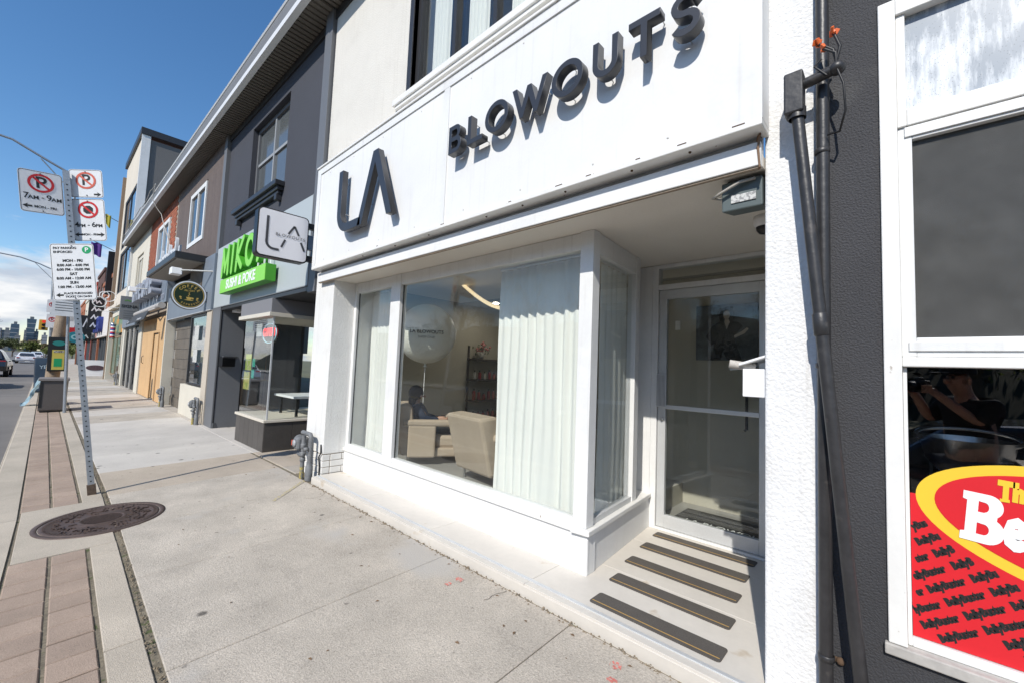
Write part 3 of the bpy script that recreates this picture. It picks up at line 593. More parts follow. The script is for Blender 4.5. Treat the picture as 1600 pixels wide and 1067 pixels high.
# blade sign
A_ = T('blade_sign', 'square white double-sided blade sign reading LA BLOWOUTS on the salon corner', 'blade sign', (-6.2, 2.27, 3.22))
bx = -6.14
A_.part('case', shape_mesh([rrect(.645, .655, .06, 6)], .14, (bx - .01, 1.925, 3.23), *SIDE), BLACK)
A_.part('face', shape_mesh([rrect(.61, .62, .05, 6)], .012, (bx + .002, 1.925, 3.23), *SIDE), LIGHTBOX)
fy, fz = 1.925 - .305, 3.23 - .31
def on_face(sp): return shape_mesh([sp], .004, (bx + .0065, fy, fz), *SIDE)
Lp = [(.10, .53), (.10, .20)] + ell(.19, .19, .09, .09, 6, 190, 265) + [(.255, .10)]
A_.part('letter', on_face(stroke(Lp, .030)), LETTER, label='printed letter L')
for s0, s1 in (((.362, .345), (.435, .47)), ((.435, .468), (.495, .352)), ((.325, .255), (.283, .145)), ((.528, .265), (.578, .15))):
    A_.part('letter_stroke', on_face(stroke([s0, s1], .026)), LETTER)
A_.part('lettering', text_mesh('BLOWOUTS', .061, (bx + .0075, fy + .392, fz + .308), *SIDE, ext=.001, spacing=1.2, bold=-.0008), LETTER)
A_.part('bracket', MB().box(bx - .10, bx - .02, 2.245, 2.40, 3.42, 3.50).box(bx - .10, bx - .02, 2.245, 2.40, 2.95, 3.03).box(bx - .085, bx - .035, 2.33, 2.36, 3.03, 3.42), BLACK, bevel=.004)
A_.part('ballast_box', MB().box(bx - .09, bx - .03, 2.25, 2.33, 3.12, 3.33), mat('blue_grey_box', (.16, .20, .26), .4), bevel=.004)

# things fixed in the alcove
fl = T('flood_light', 'grey box flood light fixed under the salon fascia beside the stucco pillar', 'flood light', (-.62, 2.5, 2.62))
FLM = mat('flood_grey', (.10, .125, .125), .5, n=(40, .05))
fl.part('housing', MB().prism([(2.42, 2.615), (2.72, 2.615), (2.64, 2.50), (2.43, 2.455)], lambda a, b, k: (-.52 if k else -.72, a, b)), FLM, bevel=.008)
fl.part('label_plate', MB().obox((-.61, 2.423, 2.515), (1, 0, 0), (0, -.06, .99), (0, -.99, -.06), .12, .042, .006), mat('worn_label', (.6, .6, .58), .6, vor=(60, (.3, .3, .3), .5)))
fl.part('bracket', MB().box(-.70, -.54, 2.46, 2.66, 2.616, 2.636), GREY_TRIM, bevel=.003)
fl.part('cable', MB().tube([(-.55, 2.41, 2.60), (-.62, 2.39, 2.59), (-.72, 2.39, 2.55), (-.76, 2.41, 2.54), (-.72, 2.43, 2.53)], .008, 6), mat('cable_grey', (.35, .33, .29), .6))
dc = T('dome_camera', 'small white dome security camera on the alcove ceiling above the door', 'camera', (-.66, 3.15, 2.637))
dc.part('base', MB().lathe([(0, 0), (.07, 0), (.07, .05), (.055, .07)], (-.66, 3.15, 2.636), (0, 0, -1), 20), WHITE_S)
dc.part('dome', MB().lathe([(.055, .069), (.052, .09), (.036, .112), (0, .122)], (-.66, 3.15, 2.636), (0, 0, -1), 20), BLACK)
mbx = T('mail_box', 'white wall mail box with rolled papers on the stucco pillar inside the alcove', 'mail box', (-.56, 2.55, 1.5))
mbx.box('box', WHITE_S, -.615, -.507, 2.44, 2.66, 1.455, 1.60, bevel=.004)
mbx.part('lid', MB().prism([(-.63, 1.615), (-.507, 1.66), (-.507, 1.672), (-.632, 1.627)], lambda a, b, k: (a, 2.67 if k else 2.43, b)), WHITE_S, bevel=.002)
pp = one('rolled_paper', MB().tube([(-.685, 2.46, 1.625), (-.57, 2.50, 1.607)], .022, 12), mat('newsprint', (.45, .42, .38), .8, n=(90, .15)), 'roll of printed paper sticking out of the white mail box', 'paper', base=(-.6, 2.48, 1.62))
one('rolled_paper', MB().tube([(-.70, 2.52, 1.605), (-.57, 2.56, 1.622)], .015, 10), mat('newsprint_blue', (.35, .40, .45), .8, n=(90, .15)), 'thinner roll of paper beside the printed roll in the mail box', 'paper', base=(-.6, 2.52, 1.62))
cab = MB()
for k in range(3):
    cab.tube([(-.512 - .006 * k, 2.335 + .012 * k, 2.80), (-.52 - .008 * k, 2.33 + .01 * k, 2.72), (-.515 - .004 * k, 2.34 + .012 * k, 2.62)], .006, 6)
one('wire_bundle', cab, mat('brown_cable', (.20, .12, .07), .7), 'frayed brown wires hanging at the right end of the fascia', 'wire', base=(-.51, 2.34, 2.7))

# ------------------------------------------------------------------ inside the salon
def curtain(name, label, p0, p1, z0, z1, waves, amp, M=CURT, seed=1, group='curtains in the salon window'):
    rr = random.Random(seed); n = waves * 12; p0 = Vector(p0); p1 = Vector(p1); d = (p1 - p0); nn = Vector((-d.y, d.x)).normalized(); ph = [rr.uniform(.45, 1.6) for _ in range(waves + 2)]
    V = []; rows = 7
    for k in range(rows):
        z = z0 + (z1 - z0) * k / (rows - 1)
        for i in range(n + 1):
            t_ = i / n; t_ = min(1, max(0, t_ + .035 * math.sin(5.1 * t_ + seed) * math.sin(math.pi * t_) + .012 * math.sin(17 * t_ + 2 * seed + k * .25) * math.sin(math.pi * t_))); a = amp * ph[min(int(t_ * waves), waves)] * math.sin(t_ * waves * 2 * math.pi) * (1 - .35 * k / rows) + .006 * math.sin(t_ * 60 + k)
            q = p0 + d * (t_ + .006 * math.sin(k * 1.1 + t_ * 9)) + nn * a; V.append((q.x, q.y, z))
    mb = MB(); mb.add(V, [(k * (n + 1) + i, k * (n + 1) + i + 1, (k + 1) * (n + 1) + i + 1, (k + 1) * (n + 1) + i) for k in range(rows - 1) for i in range(n)], True)
    t = T(name, label, 'curtain', (p0.x, p0.y, z0), group=group); t.part('cloth', mb, M)
    t.part('rail', MB().tube([(p0.x, p0.y, z1 + .02), (p1.x, p1.y, z1 + .02)], .012, 8), WHITE_S); return t
curtain('curtain', 'sheer white curtain drawn across the right end of the wide salon window', (-2.97, 2.98), (-1.99, 2.96), .33, 2.52, 9, .017, seed=3)
curtain('curtain', 'narrow white curtain in the left pane beside the left pillar', (-5.52, 2.97), (-4.98, 2.97), .33, 2.52, 6, .018, seed=4)
curtain('curtain', 'white curtain behind the side pane facing the door alcove', ret(.33, -.095), ret(.87, -.095), .33, 2.46, 5, .014, seed=5)
def armchair(name, label, loc, rz):
    t = T(name, label, 'armchair', loc, rz=rz, rel=True, group='beige salon armchairs')   # faces local +x
    t.part('backrest', MB().prism([(-.42, .12), (-.24, .12), (-.30, .70), (-.37, .74), (-.58, .72)], lambda a, b, k: (a, .33 if k else -.33, b)), BEIGE, bevel=.03)
    t.part('seat', MB().box(-.30, .38, -.27, .27, .20, .36), BEIGE, bevel=.04); t.part('seat_base', MB().box(-.33, .36, -.30, .30, .10, .21), BEIGE, bevel=.02)
    for s in (-1, 1):
        t.part('armrest', MB().box(-.40, .40, s * .31 - .05, s * .31 + .05, .48, .56), BEIGE, bevel=.025)
        t.part('arm_panel', MB().box(-.34, .0, s * .31 - .045, s * .31 + .045, .10, .49), BEIGE, bevel=.02)
        for x in (-.33, .34): t.part('leg', MB().tube([(x, s * .28, 0), (x, s * .28, .49 if x > 0 else .12)], .012, 8), STEEL)
    return t
armchair('armchair', 'beige armchair seen from the side with the person sitting in it', (-4.53, 3.42, .32), rad(55))
armchair('armchair', 'beige armchair with its back turned to the window', (-3.30, 3.46, .32), rad(82))
bl = T('balloon', 'big white balloon on a string behind the salon window', 'balloon', (-4.83, 3.42, 1.0))
BALM = mat('balloon_white', (.84, .84, .78), .4, n=(3, .02), sss=.1)
bl.part('skin', MB().ball((-4.83, 3.42, 1.985), .40, 40, 24, (1, 1, 1.02)), BALM)
bl.part('knot', MB().lathe([(.0, .06), (.02, .05), (.012, .02), (.035, 0)], (-4.83, 3.42, 1.53)), BALM)
bl.part('string', MB().tube([(-4.83, 3.42, 1.53), (-4.835, 3.42, 1.1), (-4.82, 3.43, .72)], .005, 6), WHITE_S)
nrm = Vector((4.83, -3.42, -.4)).normalized(); rt = Vector((0, 0, 1)).cross(nrm).normalized()
ctr = Vector((-4.83, 3.42, 1.99)) + nrm * .408
bl.part('print', text_mesh('LA BLOWOUTS', .062, ctr + Vector((0, 0, .02)), rt, (0, 0, 1), .001, bold=.001), BLACK_S); bl.part('print', text_mesh('SHOP ONE!', .042, ctr + Vector((0, 0, -.05)), rt, (0, 0, 1), .001), GREY_TRIM)
gl = T('bead_garland', 'string of warm lit beads looping under the salon ceiling', 'garland', (-4.0, 3.6, 2.7))
WOODB = mat('lit_bead', (.85, .68, .42), .5, n=(40, .1), emit=.9)
for k in range(34):
    t_ = k / 33; x = -4.36 + 1.15 * t_; z = 2.68 - .42 * math.sin(math.pi * min(1, t_ * .95 + .0) * .62) 
    gl.part('bead', MB().ball((x, 3.6, z), .025, 8, 6), WOODB)
sh = T('wall_shelf', 'dark wall shelf rack with hair products on the left inside wall', 'shelf', (-5.95, 5.5, .33))
SHM = mat('shelf_dark', (.05, .04, .035), .6)
for z in (1.68, 1.30, .92, .55): sh.box('shelf_board', SHM, -5.955, -5.68, 5.15, 6.15, z, z + .03)
for y in (5.16, 6.12): sh.box('upright', SHM, -5.955, -5.92, y, y + .025, .33, 1.95)
rr = random.Random(11)
REDB = mat('red_bottle', (.30, .03, .03), .35); PINKB = mat('pink_bottle', (.42, .16, .14), .35); WB = mat('white_bottle', (.5, .48, .45), .35)
for z, nm in ((1.33, 'second'), (.95, 'third'), (.58, 'lowest')):
    for k in range(7):
        y = 5.22 + k * .125; h = rr.uniform(.13, .22); tt = T('bottle', 'salon product bottle standing in the row on the %s shelf board' % nm, 'bottle', (-5.80, y, z), group='bottles on the %s shelf board' % nm)
        tt.part('body', MB().lathe([(0, .002), (.028, .002), (.03, .02), (.03, h * .7), (.012, h * .8)], (-5.80, y, z), n=10), rr.choice((REDB, REDB, PINKB, WB))); tt.part('cap', MB().lathe([(.013, h * .8), (.013, h), (0, h)], (-5.80, y, z), n=10), BLACK)
fp = T('flower_pot', 'white pot of pink flowers on the top shelf board', 'flower pot', (-5.80, 5.35, 1.71))
fp.part('pot', MB().lathe([(0, 0), (.05, 0), (.075, .13), (.06, .13), (.05, .11), (0, .11)], (-5.80, 5.35, 1.711), n=14), WB)
fb = MB(); lf = MB()
for k in range(22): fb.ball((-5.80 + rr.gauss(0, .06), 5.35 + rr.gauss(0, .09), 1.92 + rr.gauss(0, .045)), .026, 7, 5)
for k in range(60):
    c = Vector((-5.80 + rr.gauss(0, .06), 5.35 + rr.gauss(0, .08), 1.88 + rr.gauss(0, .05))); a = Vector((rr.gauss(0, 1), rr.gauss(0, 1), rr.gauss(0, 1))).normalized() * .03; b = a.orthogonal().normalized() * .012; lf.add([c - a, c + b, c + a, c - b], [(0, 1, 2, 3)])
fp.part('blossom', fb, mat('pink_blossom', (.45, .17, .16), .7), kind='stuff'); fp.part('foliage', lf, mat('leaf_dark', (.05, .09, .03), .6), kind='stuff')
PY = 4.998
pc = T('wall_picture', 'dark framed picture of a standing woman seen through the glass door', 'picture', (-1.42, PY, 2.04))
pc.box('canvas', mat('picture_dark', (.085, .10, .115), .5, n=(6, .4), blotch=(3, .3)), -1.74, -1.105, PY - .033, PY, 1.735, 2.35)
FIGB = mat('picture_black', (.012, .012, .014), .5); FIGS = mat('picture_pale', (.50, .46, .43), .5)
cx_, cz_ = -1.41, 1.737
def paint(name, pts, k, M): pc.part(name, shape_mesh([[(a * .8, b * .8) for a, b in pts]], .003, (cx_, PY - .036 - k * .003, cz_), *FRONT), M)
paint('painted_dress', [(-.21, 0), (-.08, 0), (-.05, .12), (0, .02), (.02, 0), (.19, 0), (.12, .22), (.10, .33), (.20, .46), (.14, .52), (-.08, .54), (-.20, .46), (-.27, .33), (-.20, .20), (-.15, .24)], 0, FIGB)
paint('painted_hair', ell(0, .60, .10, .13, 20), 1, FIGB); paint('painted_face', ell(0, .62, .042, .06, 16), 2, FIGS)
paint('painted_neck', [(-.03, .52), (0, .42), (.04, .52), (.02, .57), (-.02, .57)], 2, FIGS); paint('painted_arm', [(.10, .30), (.22, .36), (.27, .42), (.25, .44), (.19, .39), (.09, .335)], 1, FIGS)
ls = T('light_switch', 'white switch plate on the inside wall left of the picture', 'switch', (-1.96, PY, 2.15)); ls.box('plate', WHITE_S, -1.99, -1.93, PY - .012, PY, 2.09, 2.20); ls.box('toggle', WHITE_S, -1.965, -1.955, PY - .02, PY - .011, 2.13, 2.16)
dm = T('door_mat', 'ribbed black door mat lettered LA BLOWOUTS inside the glass door', 'door mat', (-1.3, 4.4, .1))
dm.box('mat_base', BLACK, -1.74, -.70, 4.12, 4.78, .1015, .112, bevel=.003)
for k in range(4): dm.box('rib', mat('mat_grey', (.06, .06, .06), .9, n=(150, .3)), -1.73, -.71, 4.15 + k * .155, 4.25 + k * .155, .111, .119, bevel=.003)
dm.part('lettering', text_mesh('LA BLOWOUTS', .115, (-1.22, 4.365, .1205), (1, 0, 0), (0, 1, 0), .0008), WHITE_S)
# person in the chair: one skinned body, clothing as children
def skinned(name, verts, edges, radii, M, parent=None, root=0, levels=2, off=(0, 0, 0)):
    me = bpy.data.meshes.new(name); me.from_pydata([tuple(Vector(v) - Vector(off)) for v in verts], edges, []); o = bpy.data.objects.new(name, me); COL.objects.link(o)
    sm = o.modifiers.new('skin', 'SKIN'); ss = o.modifiers.new('sub', 'SUBSURF'); ss.levels = ss.render_levels = levels
    for v, r, k in zip(me.skin_vertices[0].data, radii, range(len(radii))): v.radius = r if isinstance(r, tuple) else (r, r); v.use_root = (k == root)
    me.materials.append(M); o.parent = parent
    dg = bpy.context.evaluated_depsgraph_get(); nm = bpy.data.meshes.new_from_object(o.evaluated_get(dg)); 
    nm.materials.clear(); nm.materials.append(M); nm.polygons.foreach_set('use_smooth', [True] * len(nm.polygons))
    o.modifiers.clear(); o.data = nm; return o
pr = T('person', 'person with dark hair in a navy top sitting in the beige armchair', 'person', (-4.53, 3.42, .32), rz=rad(55), rel=True)
hx, hy, hz = -.22, 0, .42
def sp3(L_): return [Vector((hx, hy, hz)) + Vector(v) for v in L_]
vs = sp3([(.10, 0, .0), (.04, 0, .14), (-.03, 0, .26), (-.04, 0, .31), (-.035, 0, .36), (-.03, 0, .42), (-.03, 0, .485),   # hip, waist, chest, neck base, neck, head, crown
          (-.03, -.135, .265), (.06, -.17, .13), (.26, -.10, .10), (.33, -.09, .115), (.375, -.085, .125),
          (-.03, .135, .265), (.06, .17, .13), (.24, .14, .10), (.32, .12, .11), (.36, .11, .115),
          (.16, -.09, .0), (.44, -.10, .0), (.47, -.10, -.30), (.56, -.10, -.34), (.16, .09, .0), (.44, .10, .0), (.47, .10, -.30), (.56, .10, -.34)])
ed = [(0, 1), (1, 2), (2, 3), (3, 4), (4, 5), (5, 6), (2, 7), (7, 8), (8, 9), (9, 10), (10, 11), (2, 12), (12, 13), (13, 14), (14, 15), (15, 16), (0, 17), (17, 18), (18, 19), (19, 20), (0, 21), (21, 22), (22, 23), (23, 24)]
ra = [(.14, .10), (.13, .09), (.13, .085), .05, .045, .085, .06, .05, .042, .032, .026, .02, .05, .042, .032, .026, .02, .07, .055, .04, .035, .07, .055, .04, .035]
bo = skinned('body', vs, ed, ra, SKIN, pr.o, off=pr.off)
tv = [0, 1, 2, 3, 7, 8, 9, 12, 13, 14]; mp_ = {v: i for i, v in enumerate(tv)}
to = skinned('top', [vs[i] for i in tv], [(mp_[a], mp_[b]) for a, b in ed if a in mp_ and b in mp_], [(.155, .115), (.148, .108), (.145, .10), .058, .066, .056, .044, .066, .056, .044], NAVY, bo, off=pr.off)
tv = [0, 17, 18, 19, 21, 22, 23]; mp_ = {v: i for i, v in enumerate(tv)}
skinned('trousers', [vs[i] for i in tv], [(mp_[a], mp_[b]) for a, b in ed if a in mp_ and b in mp_], [(.15, .112), .082, .066, .05, .082, .066, .05], BLACKC, bo, off=pr.off)
hr = MB().ball((hx - .052, hy, hz + .445), .098, 20, 14, (1.0, .92, 1.05)); hr.ball((hx - .085, hy, hz + .35), .075, 14, 10, (.8, .95, 1.2)); pr.part('hair', hr, HAIR, bo)
fc = MB().ball((hx + .058, hy, hz + .405), .016, 8, 6, (1.2, .8, 1)).ball((hx + .02, hy - .088, hz + .41), .016, 8, 6, (.8, .4, 1.3)); pr.part('nose_and_ear', fc, SKIN, bo)
for k in range(4): pr.part('finger', MB().tube([(hx + .375, hy - .10 + k * .014, hz + .125), (hx + .415, hy - .103 + k * .016, hz + .140 - .003 * k), (hx + .435, hy - .104 + k * .016, hz + .135)], [.008, .007, .005], 6), SKIN, bo)
pr.part('thumb', MB().tube([(hx + .355, hy - .075, hz + .13), (hx + .375, hy - .055, hz + .15), (hx + .395, hy - .05, hz + .157)], [.009, .008, .006], 6), SKIN, bo)

# ------------------------------------------------------------------ deli building on the right
D = T('deli_building', 'charcoal stucco building with white window frames at the right edge', 'building', (1.5, 2.45, 0))
D.part('wall', MB().wall(-.283, 4.5, -.01, 6.5, 2.40, 2.60, [(-.055, 3.2, .46, 3.24)]), DELI_ST)
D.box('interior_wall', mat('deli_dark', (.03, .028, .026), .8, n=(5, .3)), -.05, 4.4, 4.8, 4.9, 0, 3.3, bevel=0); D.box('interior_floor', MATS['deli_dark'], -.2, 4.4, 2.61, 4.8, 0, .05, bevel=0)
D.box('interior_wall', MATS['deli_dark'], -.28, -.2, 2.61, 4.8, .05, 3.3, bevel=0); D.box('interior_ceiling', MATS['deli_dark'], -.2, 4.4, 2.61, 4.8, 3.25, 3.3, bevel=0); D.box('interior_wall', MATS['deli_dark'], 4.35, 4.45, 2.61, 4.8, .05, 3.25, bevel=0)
D.part('window_frame', MB().box(-.058, .0, 2.385, 2.50, .50, 3.245).box(0, 3.2, 2.386, 2.50, 3.17, 3.245).box(0, 3.2, 2.392, 2.50, 1.625, 1.665), WORN_WHITE, bevel=.004)
up = D.part('upper_sash', MB().box(.0, .03, 2.40, 2.47, 2.66, 3.17).box(.03, 3.2, 2.40, 2.47, 2.66, 2.735), WORN_WHITE, bevel=.004)
D.part('screen_frame', MB().box(.0, .045, 2.412, 2.47, 1.667, 2.658).box(.045, 3.2, 2.413, 2.47, 2.60, 2.658).box(.045, 3.2, 2.413, 2.47, 1.667, 1.745), WHITE_TRIM, bevel=.003)
D.box('frame_trim', WHITE_TRIM, .022, 3.2, 2.404, 2.412, 1.69, 1.728, bevel=.002); D.box('frame_trim', WHITE_TRIM, .022, 3.2, 2.404, 2.412, 2.612, 2.655, bevel=.002)
D.box('sill', mat('worn_grey_sill', (.42, .40, .37), .7, n=(30, .1), blotch=(5, .15)), -.07, 3.25, 2.375, 2.50, .455, .498, bevel=.005)
D.part('lower_frame', MB().box(.0005, .014, 2.42, 2.47, .50, 1.625).box(.014, 3.2, 2.42, 2.47, .499, .535), WHITE_TRIM, bevel=.003)
# wet top-light: streaked condensation
CM = bpy.data.materials.new('condensation'); CM.use_nodes = True; nt = CM.node_tree; N = nt.nodes; L = nt.links
p = N['Principled BSDF']; p.inputs['Roughness'].default_value = .35
ge = N.new('ShaderNodeNewGeometry'); mpn = N.new('ShaderNodeMapping'); mpn.inputs['Scale'].default_value = (34, 34, 6); L.new(ge.outputs['Position'], mpn.inputs[0])
t1 = N.new('ShaderNodeTexNoise'); t1.inputs['Scale'].default_value = 1; t1.inputs['Detail'].default_value = 7; t1.inputs['Roughness'].default_value = .7; L.new(mpn.outputs[0], t1.inputs['Vector'])
t2 = N.new('ShaderNodeTexVoronoi'); t2.inputs['Scale'].default_value = 95; L.new(ge.outputs['Position'], t2.inputs['Vector'])
t3 = N.new('ShaderNodeTexNoise'); t3.inputs['Scale'].default_value = 5; L.new(ge.outputs['Position'], t3.inputs['Vector'])
r1 = N.new('ShaderNodeValToRGB'); r1.color_ramp.elements[0].position = .44; r1.color_ramp.elements[0].color = (.24, .28, .33, 1); r1.color_ramp.elements[1].position = .58; r1.color_ramp.elements[1].color = (.62, .65, .68, 1)
a1 = N.new('ShaderNodeMath'); a1.operation = 'MULTIPLY_ADD'; a1.inputs[1].default_value = .45; L.new(t3.outputs['Fac'], a1.inputs[0]); 
a2 = N.new('ShaderNodeMath'); a2.operation = 'MULTIPLY'; a2.inputs[1].default_value = .60; L.new(t1.outputs['Fac'], a2.inputs[0]); L.new(a2.outputs[0], a1.inputs[2])
L.new(a1.outputs[0], r1.inputs[0])
mr = N.new('ShaderNodeMapRange'); mr.inputs[1].default_value = .10; mr.inputs[2].default_value = .22; mr.inputs[3].default_value = .5; mr.inputs[4].default_value = 1; L.new(t2.outputs['Distance'], mr.inputs[0])
vm = N.new('ShaderNodeVectorMath'); vm.operation = 'SCALE'; L.new(r1.outputs[0], vm.inputs[0]); L.new(mr.outputs[0], vm.inputs['Scale']); L.new(vm.outputs[0], p.inputs['Base Color'])
D.box('wet_pane', CM, .028, 3.2, 2.43, 2.436, 2.73, 3.172, up, 0)
SCRN = glass_mat('insect_screen', (.34, .34, .35), .004, grime=.115)
D.box('screen_pane', SCRN, .044, 3.2, 2.44, 2.444, 1.744, 2.602, bevel=0); D.box('upper_glass', GLASS_D, .044, 3.2, 2.462, 2.466, 1.744, 2.602, bevel=0)
D.box('lower_glass', GLASS_D, .012, 3.2, 2.440, 2.446, .534, 1.627, bevel=0)
# window vinyl with lettering
V_ = T('window_decal', 'red window vinyl patterned BellyBuster with a yellow rimmed oval on the deli glass', 'decal', (.9, 2.437, .54))
REDV = mat('vinyl_red', (.64, .016, .024), .45, n=(60, .015), blotch=(3, .03)); YELV = mat('vinyl_yellow', (.80, .52, .04), .45); 
V_.box('red_film', REDV, .0155, 3.19, 2.4365, 2.439, .538, 1.105, bevel=0)
def tilt_ell(cx, cz, a_, b_, t_, n=80): return [(cx + a_ * math.cos(q) * math.cos(t_) - b_ * math.sin(q) * math.sin(t_), cz + a_ * math.cos(q) * math.sin(t_) + b_ * math.sin(q) * math.cos(t_)) for q in [2 * math.pi * i / n for i in range(n)]]
V_.part('oval_rim', shape_mesh([tilt_ell(.60, 1.02, .575, .235, rad(-10))], .0012, (0, 2.4362, 0), *FRONT), YELV)
V_.part('oval', shape_mesh([tilt_ell(.61, 1.02, .53, .198, rad(-10))], .0012, (0, 2.4347, 0), *FRONT), REDV)
def slab_text(name, body, size, x, z, M, y, bold, shear=0, rz=0, sx=1.0, align='LEFT'):
    """heavy slab lettering: bold strokes with bars added as feet on the stems"""
    up = (-math.sin(rz), 0, math.cos(rz)); V_.part(name, text_mesh(body, size, (x, y, z), (math.cos(rz), 0, math.sin(rz)), up, .0004, bold, align, shear, sx, res=2), M)
def slab_B(ox, oz, h, M, y):
    q = h / 1.0; f = lambda L_: [(x_ * q * .62, z_ * q) for x_, z_ in L_]
    outer = f([(0, 0), (.60, 0)] + ell(.60, .27, .38, .27, 12, -90, 60) + ell(.58, .76, .33, .24, 12, -50, 90) + [(0, 1), (0, .84), (.10, .82), (.10, .18), (0, .16)])
    V_.part('letter', shape_mesh([outer, f([(.36, .17), (.52, .17)] + ell(.52, .28, .12, .11, 8, -80, 80) + [(.36, .40)]), f([(.36, .62), (.50, .62)] + ell(.50, .73, .10, .10, 8, -80, 80) + [(.36, .84)])], .001, (ox, y, oz), (math.cos(rad(-5)), 0, math.sin(rad(-5))), (0, 0, 1)), M, label='white letter B')
slab_B(.152, .965, .186, WHITE_S, 2.4333)
slab_text('lettering', 'ellyBuster', .215, .268, 1.035, WHITE_S, 2.4333, .0125, 0, rad(-6), .56)
slab_text('lettering', 'The', .088, .258, 1.168, YELV, 2.4333, .007, 0, rad(-4), .66)
V_.box('serif', YELV, .260, .284, 2.4325, 2.4331, 1.128, 1.139, bevel=0)
al = rad(35); ca, sa = math.cos(al), math.sin(al); wlen = .128
def in_oval(x, z):
    dx, dz = x - .60, z - 1.02; t_ = rad(-10); p_ = dx * math.cos(t_) + dz * math.sin(t_); q_ = -dx * math.sin(t_) + dz * math.cos(t_); return (p_ / .585) ** 2 + (q_ / .245) ** 2 < 1
for row in range(-4, 30):
    for c in range(-4, 9):
        u = c * .146 + (row * .061) % .146; x = u * ca; z = 1.085 - row * .066 + u * sa; body = 'BellyBuster'
        if x < .018:
            cut = math.ceil((.018 - x) / (wlen * ca / 11)); 
            if cut > 9: continue
            x += cut * wlen * ca / 11; z += cut * wlen * sa / 11; body = body[cut:]
        n_ = len(body); xe = x + n_ * wlen * ca / 11
        while n_ and (in_oval(xe, z + (xe - x) * sa / ca + .012) or z + (xe - x) * sa / ca > 1.09): n_ -= 1; xe = x + n_ * wlen * ca / 11
        if n_ < 2 or x > .72 or z < .545 or in_oval(x, z + .012): continue
        slab_text('pattern_word', body[:n_], .0365, x, z, BLACK_S, 2.4360, .0030, .10, al, .74)
# inside the deli window
tb = T('steel_basin', 'round steel basin rim standing behind the deli glass', 'basin', (.25, 2.75, 1.2))
ring = [(.20 + .16 * math.cos(a_ * 6.283 / 40), 2.72 + .10 * math.sin(a_ * 6.283 / 40), 1.33 + .03 * math.sin(a_ * 6.283 / 40)) for a_ in range(40)]
tb.part('rim', MB().tube(ring, .008, 8, closed=True), STEEL); tb.part('bowl', MB().lathe([(.15, .0), (.13, -.10), (.08, -.16), (0, -.17)], (.20, 2.72, 1.325), n=24), STEEL)
bk = T('dark_equipment', 'black appliance behind the deli glass', 'appliance', (.35, 2.95, .6)); bk.box('body', BLACK, .10, .75, 2.86, 3.3, .06, 1.24, bevel=.01); bk.box('handle', STEEL, .30, .6, 2.83, 2.85, 1.16, 1.18)
one('carton', MB().box(.34, .62, 2.62, 2.82, 1.10, 1.25), mat('carton_white', (.42, .40, .38), .7), 'pale carton behind the deli glass above the decal', 'box', bevel=.004, base=(.48, 2.7, 1.1))
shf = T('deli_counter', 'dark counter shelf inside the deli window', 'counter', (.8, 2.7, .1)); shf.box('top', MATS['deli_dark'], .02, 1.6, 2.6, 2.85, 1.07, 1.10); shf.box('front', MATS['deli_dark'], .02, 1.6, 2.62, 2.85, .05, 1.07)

# conduits on the deli corner
c1 = T('drain_pipe', 'straight dark vertical pipe on the corner of the charcoal wall', 'pipe', (-.255, 2.36, 0)); PX = -.262; PYY = 2.352
c1.part('pipe', MB().tube([(PX, PYY, .02), (PX + .004, PYY, 2.0), (PX + .006, PYY, 3.0), (PX + .008, PYY, 4.6)], .026, 16), PIPE)
for z in (.36, 1.62, 2.62): c1.part('strap', MB().lathe([(.028, -.012), (.031, -.01), (.031, .01), (.028, .012)], (PX + .002, PYY, z), n=16), PIPE)
c1.part('bolt', MB().ball((-.215, 2.39, .345), .016, 10, 6), BOLT); c1.box('strap_tab', BOLT, -.262, -.205, 2.392, 2.399, .335, .355, bevel=.002)
c2 = T('service_conduit', 'dark electrical conduit slanting down across the vertical pipe from a box elbow', 'conduit', (-.34, 2.30, 0))
c2.part('pipe', MB().tube([(-.345, 2.285, 2.80), (-.255, 2.285, 1.72), (-.12, 2.285, .1), (-.112, 2.285, .0)], .025, 16), PIPE)
c2.part('coupling', MB().lathe([(.027, -.05), (.030, -.045), (.030, .045), (.027, .05)], (-.262, 2.285, 1.80), (-.083, 0, 1), 16), PIPE)
c2.part('elbow_box', MB().box(-.395, -.318, 2.245, 2.325, 2.80, 3.0), PIPE, bevel=.008); c2.part('collar', MB().lathe([(.036, 0), (.036, .05), (.03, .055)], (-.346, 2.285, 2.78), n=16), PIPE)
c2.part('arm', MB().tube([(-.32, 2.285, 2.94), (-.20, 2.275, 2.955)], .024, 12), PIPE); c2.part('weather_head', MB().ball((-.195, 2.275, 2.955), .034, 12, 8, (1, 1, .9)), PIPE)
CABM = mat('black_cable', (.012, .011, .011), .5); ORG = mat('orange_cap', (.72, .14, .03), .5)
for k, (dx, dz) in enumerate(((-.05, .125), (-.028, .085), (.012, .135))):
    tip = (-.215 + dx, 2.262 - .006 * k, 2.975 + dz)
    w_ = c2.part('service_wire', MB().tube([(-.19 - .006 * k, 2.262, 2.955), (-.185 + dx * .4, 2.248, 2.975 + dz * .45), tip], .007, 8), CABM)
    rk = random.Random(70 + k); cap = MB(); tv = Vector(tip)
    for q in range(4):
        ax_ = Vector((rk.gauss(0, .5), rk.gauss(-.3, .4), 1)).normalized(); r_ = ax_.orthogonal().normalized(); r_ = Matrix.Rotation(rk.uniform(0, 6), 3, ax_) @ r_; cap.obox(tv + ax_ * rk.uniform(.0, .016) + r_ * .007, r_, ax_, r_.cross(ax_), rk.uniform(.014, .022), rk.uniform(.022, .036), .010)
    c2.part('wire_cap', cap, ORG, w_, .002)
